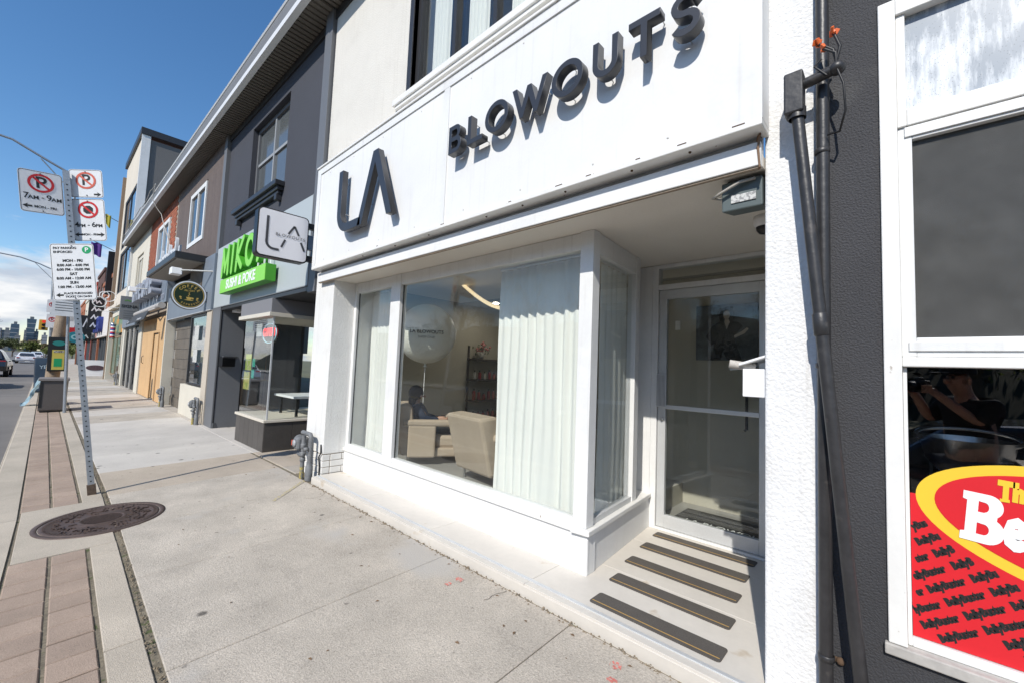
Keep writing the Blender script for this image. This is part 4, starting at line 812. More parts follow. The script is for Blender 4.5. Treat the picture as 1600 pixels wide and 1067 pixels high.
c2.part('loop_wire', MB().tube([(-.195, 2.255, 2.95), (-.17, 2.25, 2.86), (-.165, 2.26, 2.74), (-.19, 2.30, 2.67), (-.235, 2.32, 2.68)], .005, 6), CABM)
c2.part('loop_wire', MB().tube([(-.23, 2.26, 2.93), (-.275, 2.25, 2.985), (-.25, 2.25, 3.01)], .005, 6), CABM)

# gas meter in front of the left pillar
def gas_meter(base, label, row=False, side=-1, meter=True):
    t = T('gas_meter', label, 'gas meter', base, row=row, group='gas meters along the shopfronts'); x, y, z = base
    t.part('riser', MB().tube([(x, y, z - .02), (x, y, z + .50), (x, y, z + .55), (x - .03, y, z + .58), (x - .28, y, z + .58)], .030, 12), GAS)
    t.part('riser_sleeve', MB().lathe([(.046, 0), (.046, .18), (.036, .20), (.036, .24)], (x, y, z - .01), n=14), GAS)
    rs = t.part('supply_riser', MB().tube([(x - .13, y - .04, z - .02), (x - .13, y - .04, z + .56)], .026, 12), GAS)
    t.part('paint_band', MB().lathe([(.0285, 0), (.0285, .16)], (x - .13, y - .04, z), n=12), YELLOW_P, rs)
    for h, r, l_ in ((.22, .036, .05), (.31, .044, .03), (.39, .036, .06)): t.part('fitting', MB().lathe([(r * .8, 0), (r, .008), (r, l_), (r * .8, l_ + .008)], (x - .13, y - .04, z + h), n=10), GAS)
    t.part('valve', MB().lathe([(0, 0), (.03, 0), (.03, .09), (.014, .095), (.014, .14)], (x - .09, y - .045, z + .31), (-1, -.2, 0), 10), GAS); t.part('valve', MB().lathe([(0, 0), (.026, 0), (.026, .05), (0, .05)], (x, y - .03, z + .40), (0, -1, 0), 10), GAS)
    t.part('regulator', MB().lathe([(0, 0), (.06, 0), (.085, .015), (.085, .035), (.055, .06), (.03, .11), (0, .115)], (x - .30, y - .02, z + .46), (-1, -.25, .05), 18), GAS)
    t.part('meter_body', MB().box(x - .30, x - .17, y - .11, y + .05, z + .36, z + .53), GAS, bevel=.03)
    t.part('dial', MB().lathe([(0, .0), (.045, 0), (.045, .02), (0, .022)], (x - .236, y - .11, z + .45), (0, -1, 0), 16), mat('dial_grey', (.35, .36, .37), .4)); t.part('red_tag', MB().box(x - .40, x - .385, y - .10, y - .02, z + .40, z + .47), RED_F, bevel=.004)
    return t
gas_meter((-5.70, 2.30, .0), 'grey gas meter and risers in front of the left pillar of the salon')
one('loose_cable', MB().tube([(-5.60, 2.39, .02), (-5.59, 2.385, .18), (-5.615, 2.38, .3), (-5.56, 2.38, .36), (-5.60, 2.392, .46)], .010, 6), CABM, 'loose black cable hanging on the left pillar beside the gas meter', 'cable', base=(-5.6, 2.39, .1))

# ------------------------------------------------------------------ the row of shops going away (frame: l along the street, d into the building)
def eave(t, l0, l1, end=False):
    """ridged soffit, white gutter and grey flashing at the top of a two-storey front"""
    mb = MB(); n = int((l1 - l0) / .11); V = []
    for i in range(n + 1):
        l = l0 + (l1 - l0) * i / n
        for dl, z in ((0, 6.88), (.07, 6.88), (.075, 6.905), (.105, 6.905)):
            V += [(min(l + dl * (l1 - l0) / n / .11, l1 + .02), -.19, z), (min(l + dl * (l1 - l0) / n / .11, l1 + .02), .24, z)]
    k = len(V) // 2; mb.add(V, [(2 * i, 2 * i + 1, 2 * i + 3, 2 * i + 2) for i in range(k - 1)]); t.part('soffit', mb, SOFF)
    t.part('gutter', MB().prism([(-.19, 6.86), (-.27, 6.90), (-.27, 7.0), (-.19, 7.0)], lambda a, b, q: (l1 if q else l0, a, b)), GUTT)
    t.part('flashing', MB().prism([(-.19, 7.001), (-.262, 7.002), (-.20, 7.40), (.1, 7.42), (.3, 7.0)], lambda a, b, q: (l1 - .003 if q else l0 + .003, a, b)), MANS)
    t.part('drip_edge', MB().prism([(-.21, 7.402), (-.225, 7.43), (.1, 7.46), (.1, 7.425)], lambda a, b, q: (l1 if q else l0, a, b)), GUTT)
    t.box('roof', MANS, l0, l1, .1, 8, 7.0, 7.35, bevel=0); t.box('frieze', DARK_TRIM, l0, l1, .17, .199, 6.72, 6.86, bevel=0)
eave(B, -6.2, -.3)   # the salon's own eave, in its straight frame
for ch in list(B.o.children):
    if ch.name.split('.')[0] in ('soffit', 'gutter', 'flashing', 'drip_edge', 'roof', 'frieze') and ch.name.split('.')[0] != 'drip_edge' or (ch.name.startswith('drip_edge') and ch.parent == B.o):
        ch.location.y += 2.26

K = T('sushi_building', 'dark grey rendered building with a silver sign band and lime green lettering', 'building', (-3.0, .2, 0), row=True)
K.part('upper_wall', MB().wall(-5.74, -.455, 2.60, 6.88, .2, .5, [(-4.07, -2.03, 4.74, 6.42)]), DARK_ST)
window(K, -4.07, -2.03, 4.74, 6.42, .30, GREY_TRIM, .08, mat('grey_pane', (.10, .11, .115), .08, spec=.9), 1, 5.62, .08, sashM=mat('sash_grey', (.30, .31, .32), .5))
ks = K.box('window_sill', DARK_TRIM, -4.62, -1.99, .04, .2, 4.62, 4.71, bevel=.01); K.box('sill_moulding', DARK_TRIM, -4.56, -2.03, .09, .2, 4.55, 4.619, ks, .01); K.box('sill_moulding', DARK_TRIM, -4.50, -2.08, .12, .199, 4.49, 4.549, ks, .01)
for l in (-4.42, -2.14): K.box('sill_bracket', DARK_TRIM, l - .05, l + .05, .10, .199, 4.38, 4.489, ks, .01)
eave(K, -5.76, -.2)
pn = K.part('sign_band', MB().box(-5.66, -.46, .10, .199, 2.665, 4.05), MIKO_P, bevel=.003); K.box('band_end', MIKO_E, -.4595, -.44, .098, .2, 2.66, 4.055, pn, 0); K.box('band_foot', MIKO_E, -5.66, -.46, .095, .199, 2.65, 2.664, pn, 0)
K.box('pillar', GREY_TRIM, -5.66, -5.05, .10, .6, -.01, 2.65, bevel=.006)
K.box('recess_ceiling', DARK_TRIM, -5.66, -.46, .11, 2.4, 2.58, 2.649, bevel=0)
K.part('recess_wall', MB().prism([(-5.05, .12), (-5.04, .13), (-5.55, 1.25), (-5.62, 1.2)], lambda a, b, k: (a, b, 2.58 if k else .0)), mat('black_render', (.022, .024, .028), .8, n=(50, .1), bump=(100, .3)), label='dark splayed wall of the left recess')
K.part('skirting', MB().prism([(-5.032, .12), (-5.018, .125), (-5.53, 1.25), (-5.545, 1.245)], lambda a, b, k: (a, b, .11 if k else .0)), GREY_TRIM)
K.box('door', mat('dark_door', (.03, .03, .033), .4), -5.5, -3.5, 1.25, 1.32, .02, 2.58); K.box('recess_lamp', WHITE_S, -4.75, -4.45, .25, .55, 2.53, 2.579)
# tiled bay: bulkhead faced with tiles, ledge, glass, head
KB = K.part('bulkhead', MB().box(-3.30, -1.815, .115, 2.0, 0, .485), GROUT)
for k in range(6):
    a = -3.315 + k * .252; K.box('tile', TILE_D, a + .003, a + .249, .10, .116, .004, .48, KB, .002)
for k in range(4): K.box('tile', TILE_D, -1.8155, -1.80, .105 + k * .45 + .003, .105 + (k + 1) * .45 - .003, .004, .48, KB, .002)
K.box('ledge', mat('cream_ledge', (.62, .57, .48), .6), -3.36, -1.78, .08, 2.0, .486, .53, bevel=.006)
K.box('glazing_bar', ALU, -1.835, -1.81, .13, .155, .531, 2.27, bevel=.002)
K.box('pane', GLASS, -3.32, -1.84, .14, .146, .531, 2.27, bevel=0, label='front pane'); K.box('pane', GLASS, -1.828, -1.822, .157, 2.0, .531, 2.27, bevel=0, label='side pane')
K.box('pane', GLASS, -3.326, -3.32, .15, 1.2, .531, 2.27, bevel=0)
hd = K.box('bay_head', mat('grey_head', (.20, .20, .215), .7), -3.42, -1.77, .07, 2.0, 2.34, 2.579, bevel=.004); K.box('head_trim', mat('cream_trim', (.62, .58, .50), .6), -3.45, -1.755, .045, 2.0, 2.272, 2.339, hd, .004)
K.box('back_wall', mat('sushi_wall', (.16, .16, .15), .8, blotch=(1, .1)), -5.0, -.4, 4.2, 4.3, 0, 2.7, bevel=0); K.box('shop_floor', TILE_D, -5, -.4, 2.0, 4.2, -.005, .03, bevel=0)
K.box('recess_floor', mat('dark_mat', (.06, .06, .06), .9), -1.75, -.5, .85, 2.2, -.004, .012, bevel=0)
K.part('glass_door', MB().box(-1.76, -1.68, 2.02, 2.07, .03, 2.5).box(-.55, -.47, 2.02, 2.07, .03, 2.5).box(-1.68, -.55, 2.02, 2.07, 2.4, 2.5).box(-1.68, -.55, 2.02, 2.07, .03, .3), mat('pale_door_frame', (.55, .55, .52), .5)); K.box('pane', GLASS, -1.68, -.55, 2.04, 2.046, .3, 2.4, bevel=0)
tb_ = T('shop_table', 'white table inside the sushi shop window', 'table', (-2.2, 1.2, .53), row=True); tb_.box('top', WHITE_S, -2.9, -1.95, .6, 1.5, .86, .90); 
for l in (-2.8, -2.05):
    for d in (.7, 1.4): tb_.box('leg', BLACK, l - .02, l + .02, d - .02, d + .02, .53, .86, bevel=0)
bn = T('bench', 'dark bench seat inside the sushi shop window', 'bench', (-2.6, 1.7, .53), row=True); bn.box('seat', BLACK, -3.2, -2.0, 1.55, 1.95, .53, .8, bevel=.01); bn.box('backrest', BLACK, -3.2, -2.0, 1.9, 1.98, .8, 1.15, bevel=.01)
ow = T('white_cabinet', 'tall white cabinet inside the sushi shop', 'cabinet', (-1.35, 3.6, 0), row=True); ow.box('carcass', WHITE_S, -2.2, -1.2, 3.4, 4.0, .03, 2.2); ow.box('door', mat('pale_green', (.3, .36, .32), .4), -2.1, -1.3, 3.38, 3.4, .3, 2.0)
# lime lettering
G = T('sushi_sign', 'lime green raised lettering MIKO above a green SUSHI & POKE box', 'shop sign', (-3.0, .0, 2.8), row=True)
def rstroke(pts, wd):
    """stroke outline with round ends"""
    P = [Vector(p) for p in pts]; o = stroke(pts, wd); n = len(pts); d1 = (P[-1] - P[-2]).normalized(); d0 = (P[0] - P[1]).normalized()
    arc = lambda c, d: [tuple(c + wd / 2 * (Vector((d.y * -math.cos(t), d.x * math.cos(t))) + d * math.sin(t))) for t in [math.pi * i / 8 for i in range(1, 8)]]
    return o[:n] + arc(P[-1], d1) + o[n:] + arc(P[0], d0)
LIME = mat('lime_face', (.25, .66, .07), .4, n=(40, .03))
def lime_letter(sps, l, lab):
    for k, sp in enumerate(sps):
        big = G.part('letter', shape_mesh([rstroke(sp[0], sp[1])], .14, (l, -.05 - .004 * k, 3.24)), MATS['lime_green_side'], label=lab if k == 0 else None); G.part('letter_face', shape_mesh([rstroke(sp[0], sp[1] - .02)], .006, (l, -.053 - .004 * k, 3.24)), LIME, big)
wl_ = .135
lime_letter([([(.02, .02), (.07, .55)], wl_), ([(.07, .55), (.26, .10)], wl_), ([(.26, .10), (.47, .56)], wl_), ([(.47, .56), (.49, .03)], wl_)], -4.56, 'letter M')
lime_letter([([(0, .03), (.04, .56)], wl_)], -3.86, 'letter I'); lime_letter([([(0, .03), (.05, .58)], wl_), ([(.38, .60), (.05, .26)], wl_), ([(.08, .28), (.36, .05)], wl_)], -3.56, 'letter K')
lime_letter([(ell(.22, .30, .21, .25, 30, 0, 352), wl_)], -2.98, 'letter O'); lime_letter([([(0, .06), (.02, .07)], wl_)], -2.30, 'dot')
gb = G.part('sign_box', MB().box(-4.34, -1.66, -.10, .06, 2.845, 3.13), MATS['lime_green_side'], bevel=.004); G.box('box_face', LIME, -4.335, -1.665, -.105, -.101, 2.85, 3.125, gb, 0); G.part('lettering', text_mesh('SUSHI & POKE', .25, (-3.02, -.108, 2.985), ext=.002, bold=.008, sx=1.12), WHITE_S, gb)
for k in range(8): G.box('support', WHITE_S, -4.2 + k * .33, -4.17 + k * .33, .03, .05, 3.13, 3.3, bevel=0)
for k in range(4): G.box('standoff', GREY_TRIM, -4.2 + k * .8, -4.15 + k * .8, .06, .1, 2.9, 3.05, bevel=0)
# neon, posters, letter box
NR = mat('neon_red', (1, .03, .02), emit=2.4); NB_ = mat('neon_blue', (.35, .62, .70), emit=.35)
ne = T('neon_sign', 'red neon OPEN sign with a pale blue ring in the sushi shop window', 'neon sign', (-2.12, .2, 2.0), row=True)
ne.part('lettering', text_mesh('OPEN', .20, (-2.12, .17, 2.01), ext=.004, bold=.003, sx=1.1), NR); ne.part('ring', MB().tube([(-2.12 + .33 * math.cos(a * .157), .18, 2.0 + .17 * math.sin(a * .157)) for a in range(40)], .010, 6, closed=True), NB_)
ne.part('backing', shape_mesh([ell(0, 0, .345, .185, 30)], .02, (-2.12, .20, 2.0)), BLACK)
pcol = (mat('poster_lime', (.42, .52, .08), .6, vor=(9, (.62, .58, .30), .55)), mat('poster_yellow', (.58, .54, .16), .6, vor=(8, (.3, .42, .08), .55)), mat('poster_teal', (.04, .42, .28), .6, vor=(18, (.3, .6, .5), .6)), mat('poster_white', (.55, .55, .52), .6, vor=(25, (.2, .2, .2), .58)))
for nm, x0, x1, z0, z1, k in (('lime green poster at the top left of the sushi shop pane', -3.20, -2.86, 1.33, 1.63, 0), ('yellow green poster below the lime poster in the sushi shop pane', -3.24, -2.90, .97, 1.30, 1), ('round teal sticker beside the lime poster', -2.80, -2.66, 1.40, 1.55, 2), ('round teal sticker beside the yellow green poster', -2.82, -2.68, 1.19, 1.35, 2), ('white notice at the top of the sushi shop pane beside the neon sign', -2.72, -2.42, 1.95, 2.18, 3)):
    one('poster', MB().box(x0, x1, .1505, .153, z0, z1), pcol[k], nm, 'poster', base=(x0, .15, z0)).location = (0, 0, 0)
    o = bpy.context.scene.objects[-1] if False else [q for q in COL.objects if q.name.startswith('poster')][-1]; o.location = lw(x0, .15, z0); o.rotation_euler = (0, 0, TH)
lb = T('letter_box', 'black wall letter box with a chrome bar on the dark splayed wall', 'letter box', (-4.9, .5, 1.37), row=True)
lb.part('box', MB().obox((-5.05, .32, 1.46), (-.41, .91, 0), (0, 0, 1), (.91, .41, 0), .34, .22, .12), BLACK, bevel=.006); lb.part('bar', MB().obox((-4.985, .35, 1.56), (-.41, .91, 0), (0, 0, 1), (.91, .41, 0), .36, .03, .02), STEEL, bevel=.004)

# --- coffee shop
C_ = T('coffee_building', 'brown timber clad building with a blue grey sign band and a corner coffee shop window', 'building', (-8.4, .15, 0), row=True)
C_.part('upper_wall', MB().wall(-11.3, -5.95, 3.9, 6.88, .165, .5, [(-9.50, -7.62, 4.66, 6.30)]), mat('siding_gap', (.035, .028, .025), .9))
n_b = 44; bw = 5.33 / n_b
for k in range(n_b):
    a = -11.29 + k * bw
    segs = [(3.9, 6.87)] if (a + bw < -9.50 or a > -7.62) else [(3.9, 4.66), (6.30, 6.87)]
    for z0, z1 in segs: C_.box('siding_board', SIDING, a + .006, a + bw - .006, .148, .166, z0, z1, bevel=0)
window(C_, -9.48, -7.64, 4.68, 6.28, .14, WHITE_TRIM, .12, DGLASS, 1, None, .08); C_.box('corner_trim', GREY_TRIM, -5.97, -5.75, .12, .3, 2.65, 6.88)
eave(C_, -11.35, -5.76)
C_.part('sign_band', MB().box(-10.95, -5.68, .05, .2, 2.64, 3.62).box(-6.75, -5.68, .05, .2, 3.62, 3.96), SLATE, bevel=.004); C_.box('band_foot', mat('pale_edge', (.42, .44, .46), .5), -10.95, -5.68, .045, .2, 2.62, 2.639, bevel=0)
cv = C_.part('canopy', MB().box(-10.75, -6.55, -.55, .15, 3.86, 4.02), DARK_TRIM, bevel=.01); C_.box('canopy_soffit', mat('pale_soffit', (.30, .28, .25), .8), -10.7, -6.6, -.5, .1, 3.84, 3.859, cv, 0)
for k in range(9): C_.box('slat', mat('timber_slat', (.20, .16, .12), .8), -7.9 + k * .14, -7.82 + k * .14, .02, .049, 3.3, 3.83, bevel=0)
LFW = mat('white_letter_face', (.62, .64, .66), .5)
for k, (x, h, rx) in enumerate(((-9.9, .30, .12), (-9.62, .52, .06), (-9.35, .30, .12), (-9.05, .32, .12), (-8.75, .30, .12), (-8.45, .50, .06), (-8.2, .32, .12), (-7.9, .30, .12), (-7.62, .55, .06))):
    C_.part('script_letter', shape_mesh([ell(0, h / 2, rx, h / 2, 20)] + ([ell(0, h / 2, rx * .45, h * .27, 16)] if rx > .1 else []), .06, (x, -.40, 4.02)), LFW)
C_.box('letter_board', MATS['white_letter_face'], -9.95, -7.6, -.30, -.27, 4.021, 4.40, bevel=0)
C_.box('pier', mat('beige_pier', (.50, .44, .36), .8, n=(20, .05)), -6.10, -5.68, .08, .5, 0, 2.62)
C_.box('bulkhead', PALEW, -8.45, -6.11, .10, .5, 0, .80, bevel=.004)
window(C_, -7.95, -6.12, .82, 2.60, .13, DARK_TRIM, .05, GLASS, 0)
SG = C_.box('stone_wall', MATS['grout'], -10.98, -7.97, .315, .6, 0, 2.62, bevel=0)
for r in range(9):
    for k in range(6):
        a = -10.97 + k * .5 + (r % 2) * .25; b = min(a + .495, -8.46 if r < 3 else -7.98)
        if b - a > .1: C_.box('stone_tile', STONE_G, a, b, .30, .316, .005 + r * .29, .285 + r * .29, SG, .003)
C_.box('shop_floor', INF, -8, -5.8, .5, 4, .0, .06, bevel=0); C_.box('back_wall', mat('cafe_wall', (.10, .12, .10), .8), -8, -5.7, 3.6, 3.7, 0, 2.7, bevel=0); C_.box('display', mat('cafe_blue', (.10, .20, .26), .4, vor=(3, (.3, .35, .36), .55)), -7.9, -6.2, .7, 1.4, .06, 1.25)
for nm, z0, z1 in (('white menu sheet high in the coffee shop window', 1.95, 2.32), ('white notice sheet low in the coffee shop window', 1.40, 1.72)):
    o = one('notice', MB().box(0, .42, 0, .003, 0, z1 - z0), pcol[3], nm, 'notice'); o.location = lw(-7.35, .115, z0); o.rotation_euler = (0, 0, TH)
def lamp_arm(l, d0, d1, z, lab):
    t = T('sign_lamp', lab, 'lamp', (l, d1, z), row=True, group='sign lamps on arms'); t.part('arm', MB().tube([(l + .9, d1 + .1, z - .02), (l, d0, z + .02)], .018, 8), mat('lamp_grey', (.45, .45, .43), .5)); t.part('head', MB().prism([(-.12, .06), (.12, .06), (.16, -.10), (-.16, -.10)], lambda a, b, k: (l + a, d0 + (.10 if k else -.10), z + b)), WHITE_S, bevel=.01)
lamp_arm(-6.6, -.5, 0, 3.55, 'white flood lamp on an arm above the oval coffee sign')
cs = T('coffee_sign', 'oval black and gold hanging sign reading COFFEE ALL DAY ESPRESSO', 'hanging sign', (-6.1, 0, 2.95), row=True)
cc_ = (-6.07, -.295, 2.945)
cs.part('rim', shape_mesh([ell(0, 0, .335, .335, 48)], .07, (cc_[0], cc_[1], cc_[2]), *SIDE), BLACK); cs.part('silver_ring', shape_mesh([ell(0, 0, .325, .325, 48), ell(0, 0, .295, .295, 48)], .004, (cc_[0] + .004, cc_[1], cc_[2]), *SIDE), SIGN_M); cs.part('gold_ring', shape_mesh([ell(0, 0, .283, .283, 48), ell(0, 0, .272, .272, 48)], .004, (cc_[0] + .004, cc_[1], cc_[2]), *SIDE), GOLD)
cs.part('face', shape_mesh([ell(0, 0, .294, .294, 48)], .003, (cc_[0] + .002, cc_[1], cc_[2]), *SIDE), mat('sign_green_black', (.010, .022, .012), .3))
for i_, ch_ in enumerate('COFFEE'):
    a = rad(142 - i_ * 21); cs.part('letter', text_mesh(ch_, .088, (cc_[0] + .005, cc_[1] + .205 * math.cos(a), cc_[2] + .205 * math.sin(a)), (0, math.sin(a), -math.cos(a)), (0, math.cos(a), math.sin(a)), .001, .0015), GOLD)
for i_, ch_ in enumerate('ESPRESSO'):
    a = rad(236 + i_ * 12.5); cs.part('letter', text_mesh(ch_, .055, (cc_[0] + .005, cc_[1] + .225 * math.cos(a), cc_[2] + .225 * math.sin(a)), (0, -math.sin(a), math.cos(a)), (0, -math.cos(a), -math.sin(a)), .001, .001), GOLD)
cs.part('lettering', text_mesh('THE', .032, (cc_[0] + .005, cc_[1], cc_[2] + .148), *SIDE, ext=.001), GOLD); cs.part('lettering', text_mesh('ALL DAY', .050, (cc_[0] + .005, cc_[1], cc_[2] + .10), *SIDE, ext=.001, bold=.001), GOLD)
cs.part('cup', shape_mesh([[(-.055, -.05), (-.045, -.085), (-.02, -.105), (.03, -.105), (.05, -.085), (.06, -.05)], ell(.068, -.072, .022, .02, 12)], .003, (cc_[0] + .005, cc_[1], cc_[2]), *SIDE), GOLD); cs.part('saucer', shape_mesh([ell(0, -.118, .085, .010, 20)], .003, (cc_[0] + .005, cc_[1], cc_[2]), *SIDE), GOLD)
cs.part('steam', shape_mesh([stroke([(0, -.04), (-.02, -.015), (.01, .01), (-.01, .04), (.008, .06)], .010)], .003, (cc_[0] + .005, cc_[1], cc_[2]), *SIDE), GOLD)
for s in (-1, 1): cs.part('bean', shape_mesh([ell(s * .16, -.06, .022, .016, 12), ], .003, (cc_[0] + .005, cc_[1], cc_[2]), *SIDE), GOLD); cs.part('bean', shape_mesh([ell(s * .15, -.095, .018, .014, 12)], .003, (cc_[0] + .005, cc_[1], cc_[2]), *SIDE), GOLD)
for z in (.11, .0, -.11): cs.part('bracket_rod', MB().tube([(cc_[0] - .03, cc_[1] + .30, cc_[2] + z), (cc_[0] - .03, .06, cc_[2] + z)], .010, 6), BLACK)

# --- boarded shop under red brick
R_ = T('brick_building', 'red brick building with a grey sign band over a plywood boarded shopfront', 'building', (-13.8, .15, 0), row=True)
R_.part('upper_wall', MB().wall(-16.75, -11.37, 3.9, 6.88, .162, .5, [(-14.75, -12.55, 4.55, 6.35)]), MORTAR)
bk_me = MB().box(-.12, .12, 0, .016, 0, .075).mesh('brick'); bk_me.materials.append(BRICK); uw = R_.o.children[0]; nb = 0; rest = MB()
for r in range(34):
    z = 3.92 + r * .087
    for k in range(22):
        l = -16.60 + k * .25 + (r % 2) * .125
        if l + .12 > -11.4 or (-14.87 < l < -12.43 and 4.47 < z < 6.35): continue
        if l > -12.5 and nb < 150:
            o = bpy.data.objects.new('brick', bk_me); COL.objects.link(o); o.parent = R_.o; o.parent = uw; o.location = (l + 13.8, .148 - .15, z); nb += 1
        else: rest.box(l - .12, l + .12, .148, .1625, z, z + .075)
rb = R_.part('brick_rest', rest, mat('red_brick_far', (.29, .092, .05), .9, n=(9, .3), blotch=(2, .12)), uw, kind='stuff')
window(R_, -14.73, -12.57, 4.57, 6.33, .12, WHITE_TRIM, .13, BGLASS, 1, None, .1); R_.box('window_sill', WHITE_TRIM, -14.8, -12.5, .02, .16, 4.49, 4.56)
eave(R_, -16.78, -11.36)
R_.part('sign_band', MB().box(-16.6, -11.02, .0, .2, 3.22, 4.10), SLATE, bevel=.006); 
DWL = mat('dull_white_letter', (.30, .32, .37), .5)
for k in range(6):
    x = -16.2 + k * .80; out = [rrect(.62, .62, .12, 4)]; 
    if k % 3 == 0: out.append(rrect(.28, .20, .06, 3, 0, .06))
    elif k % 3 == 1: out = [[(-.3, -.31), (-.1, -.31), (-.1, -.05), (.1, -.05), (.1, -.31), (.3, -.31), (.3, .31), (.1, .31), (.1, .12), (-.1, .12), (-.1, .31), (-.3, .31)]]
    else: out = [[(-.3, -.31), (.3, -.31), (.3, -.14), (-.1, -.14), (-.1, .0), (.2, .0), (.2, .14), (-.1, .14), (-.1, .31), (-.3, .31)]]
    R_.part('block_letter', shape_mesh(out, .26, (x, -.27, 3.86)), DWL)
for k in range(7): R_.part('small_letter', shape_mesh([ell(0, 0, .09, .11, 14), ell(0, 0, .045, .06, 12)], .01, (-12.9 + k * .24, -.012, 3.44)), DWL)
lamp_arm(-13.2, -.6, 0, 3.75, 'white lamp on an arm in front of the grey sign band letters')
aw = T('folded_awning', 'dark folded awning with white lettering above the plywood boards', 'awning', (-14, -.1, 2.9), row=True); aw.part('cassette', MB().tube([(-16.6, -.08, 3.10), (-11.05, -.08, 3.10)], .10, 10), mat('awning_white', (.42, .40, .38), .7)); aw.part('valance', MB().prism([(-.10, 3.06), (-.26, 2.72), (-.28, 2.72), (-.14, 3.10)], lambda a, b, k: (-12.9 if k else -17.6, a, b)), mat('awning_dark', (.05, .055, .062), .8)); [aw.part('letter_mark', shape_mesh([stroke([(-.12, -.12), (0, .12), (.12, -.12)], .05)], .004, (x_, -.222, 2.87), (1, 0, 0), (0, .42, .9)), WHITE_S) for x_ in (-17.3, -17.0, -14.6, -14.25, -13.9)]
aw.part('fold_arm', MB().tube([(-11.3, -.05, 3.08), (-12.3, -.22, 2.98), (-13.0, -.1, 3.05)], .03, 8), mat('awning_white', (.4, .4, .4)))
for a, b in ((-15.95, -14.73), (-14.73, -13.5), (-12.25, -11.06)): R_.box('plywood_sheet', WOOD_P, a + .01, b - .01, .10, .125, .02, 2.82, bevel=.002)
R_.box('plywood_door', WOOD_P, -13.48, -12.28, .14, .16, .05, 2.25, bevel=.002); R_.box('plywood_sheet', WOOD_P, -13.49, -12.26, .10, .125, 2.3, 2.82, bevel=.002); R_.box('door_post', mat('timber_post', (.42, .28, .15), .8), -12.27, -12.2, .07, .14, .02, 2.3)
R_.box('pier', PALEW, -11.05, -10.96, .05, .5, 0, 3.2); R_.box('pier', PALEW, -16.35, -15.98, .06, .5, 0, 3.2); R_.box('frame_wall', MORTAR, -16, -11.05, .165, .4, 0, 3.22, bevel=0)
R_.part('hasp', MB().tube([(-15.2, .09, 1.2), (-15.2, .04, 1.25), (-15.2, .04, 1.45), (-15.2, .09, 1.5)], .012, 6), BLACK)

# --- cream shop with black doors
W_ = T('cream_building', 'cream rendered building with black folding doors at street level', 'building', (-19.3, .15, 0), row=True)
W_.part('upper_wall', MB().wall(-22.15, -16.79, 3.0, 6.88, .15, .5, [(-20.3, -18.4, 4.3, 6.05)]), PALEW); window(W_, -20.28, -18.42, 4.32, 6.03, .2, mat('cream_frame', (.6, .56, .47), .6), .16, mat('cream_blind', (.42, .40, .34), .6), 1, None, .08)
eave(W_, -22.2, -16.8); W_.box('eave_end', SOFF, -22.26, -22.2, -.27, .24, 6.86, 7.44)
W_.box('sign_band', SLATE, -22.1, -16.82, .0, .149, 2.75, 3.95); W_.box('pier', PALEW, -17.05, -16.42, .08, .4, 0, 3.1); W_.box('pier', PALEW, -22.1, -21.6, .08, .5, 0, 2.75)
W_.box('door_recess', BLACK, -21.6, -17.05, .3, .4, 0, 2.74, bevel=0)
for k in range(7):
    a = -21.58 + k * .646; f = W_.part('folding_door', MB().box(a + .01, a + .09, .16, .22, .03, 2.68).box(a + .55, a + .63, .16, .22, .03, 2.68).box(a + .09, a + .55, .16, .22, 2.55, 2.68).box(a + .09, a + .55, .16, .22, .03, .25), BLACK); W_.box('pane', DGLASS, a + .09, a + .55, .18, .19, .25, 2.55, f, 0)
for l in (-20.0, -18.7): W_.box('door_post', mat('pale_post', (.5, .48, .44), .6), l - .06, l + .06, .10, .158, 0, 2.7)
sg = T('blade_sign', 'grey hanging blade sign lettered SIGNA with a green leaf mark', 'blade sign', (-16.85, 0, 3.35), row=True)
SGM = mat('sign_grey', (.20, .21, .215), .5); sg.part('panel', MB().box(-16.90, -16.82, -.57, .0, 2.88, 3.83), SGM, bevel=.01)
sg.part('lettering', text_mesh('SIGNA', .155, (-16.815, -.285, 3.42), *SIDE, ext=.003, bold=.003, sx=1.1), BLACK_S); sg.part('leaf_mark', shape_mesh([stroke([(-.16, .0), (-.08, .04), (0, .0), (.08, .04), (.16, 0)], .035)], .004, (-16.815, -.285, 3.64), *SIDE), mat('leaf_green', (.10, .30, .03), .5))
for k in range(4): sg.box('text_line', mat('mid_grey_text', (.09, .09, .09)), -16.819, -16.815, -.45, -.12, 3.23 - k * .09, 3.24 - k * .09, bevel=0)
sg.part('bracket', MB().box(-16.88, -16.84, 0.001, .14, 3.0, 3.05).box(-16.88, -16.84, .001, .14, 3.65, 3.7), BLACK)
# --- tall modern building
Z_ = T('tower_building', 'tall cream and grey modern building with large blue glass panes above the row', 'building', (-25, .1, 0), row=True)
Z_.part('front_wall', MB().wall(-28.5, -22.28, 4.1, 12.75, .1, .4, [(-27.6, -22.8, 4.9, 7.3), (-27.6, -22.8, 7.5, 10.4)]), OFFW)
Z_.box('side_wall', GREYW, -22.9, -22.27, .402, 9, 2.0, 12.6, bevel=0, label='grey rendered side wall'); Z_.box('parapet_cap', DARK_TRIM, -28.6, -22.15, .0, 9, 12.76, 13.1, bevel=.01); Z_.box('corner_trim', WHITE_TRIM, -22.30, -22.20, .05, .401, 4.1, 12.75)
for (a, b, z0, z1) in ((-27.6, -22.8, 4.9, 7.3), (-27.6, -22.8, 7.5, 10.4)): window(Z_, a, b, z0, z1, .12, DARK_TRIM, .1, BGLASS, 1, None, .08)
Z_.box('corner_post', mat('bronze_trim', (.22, .16, .11), .6), -28.7, -28.45, -.05, .3, 0, 12.2); Z_.box('ledge', OFFW, -28.6, -22.2, -.1, .1, 4.0, 4.2)
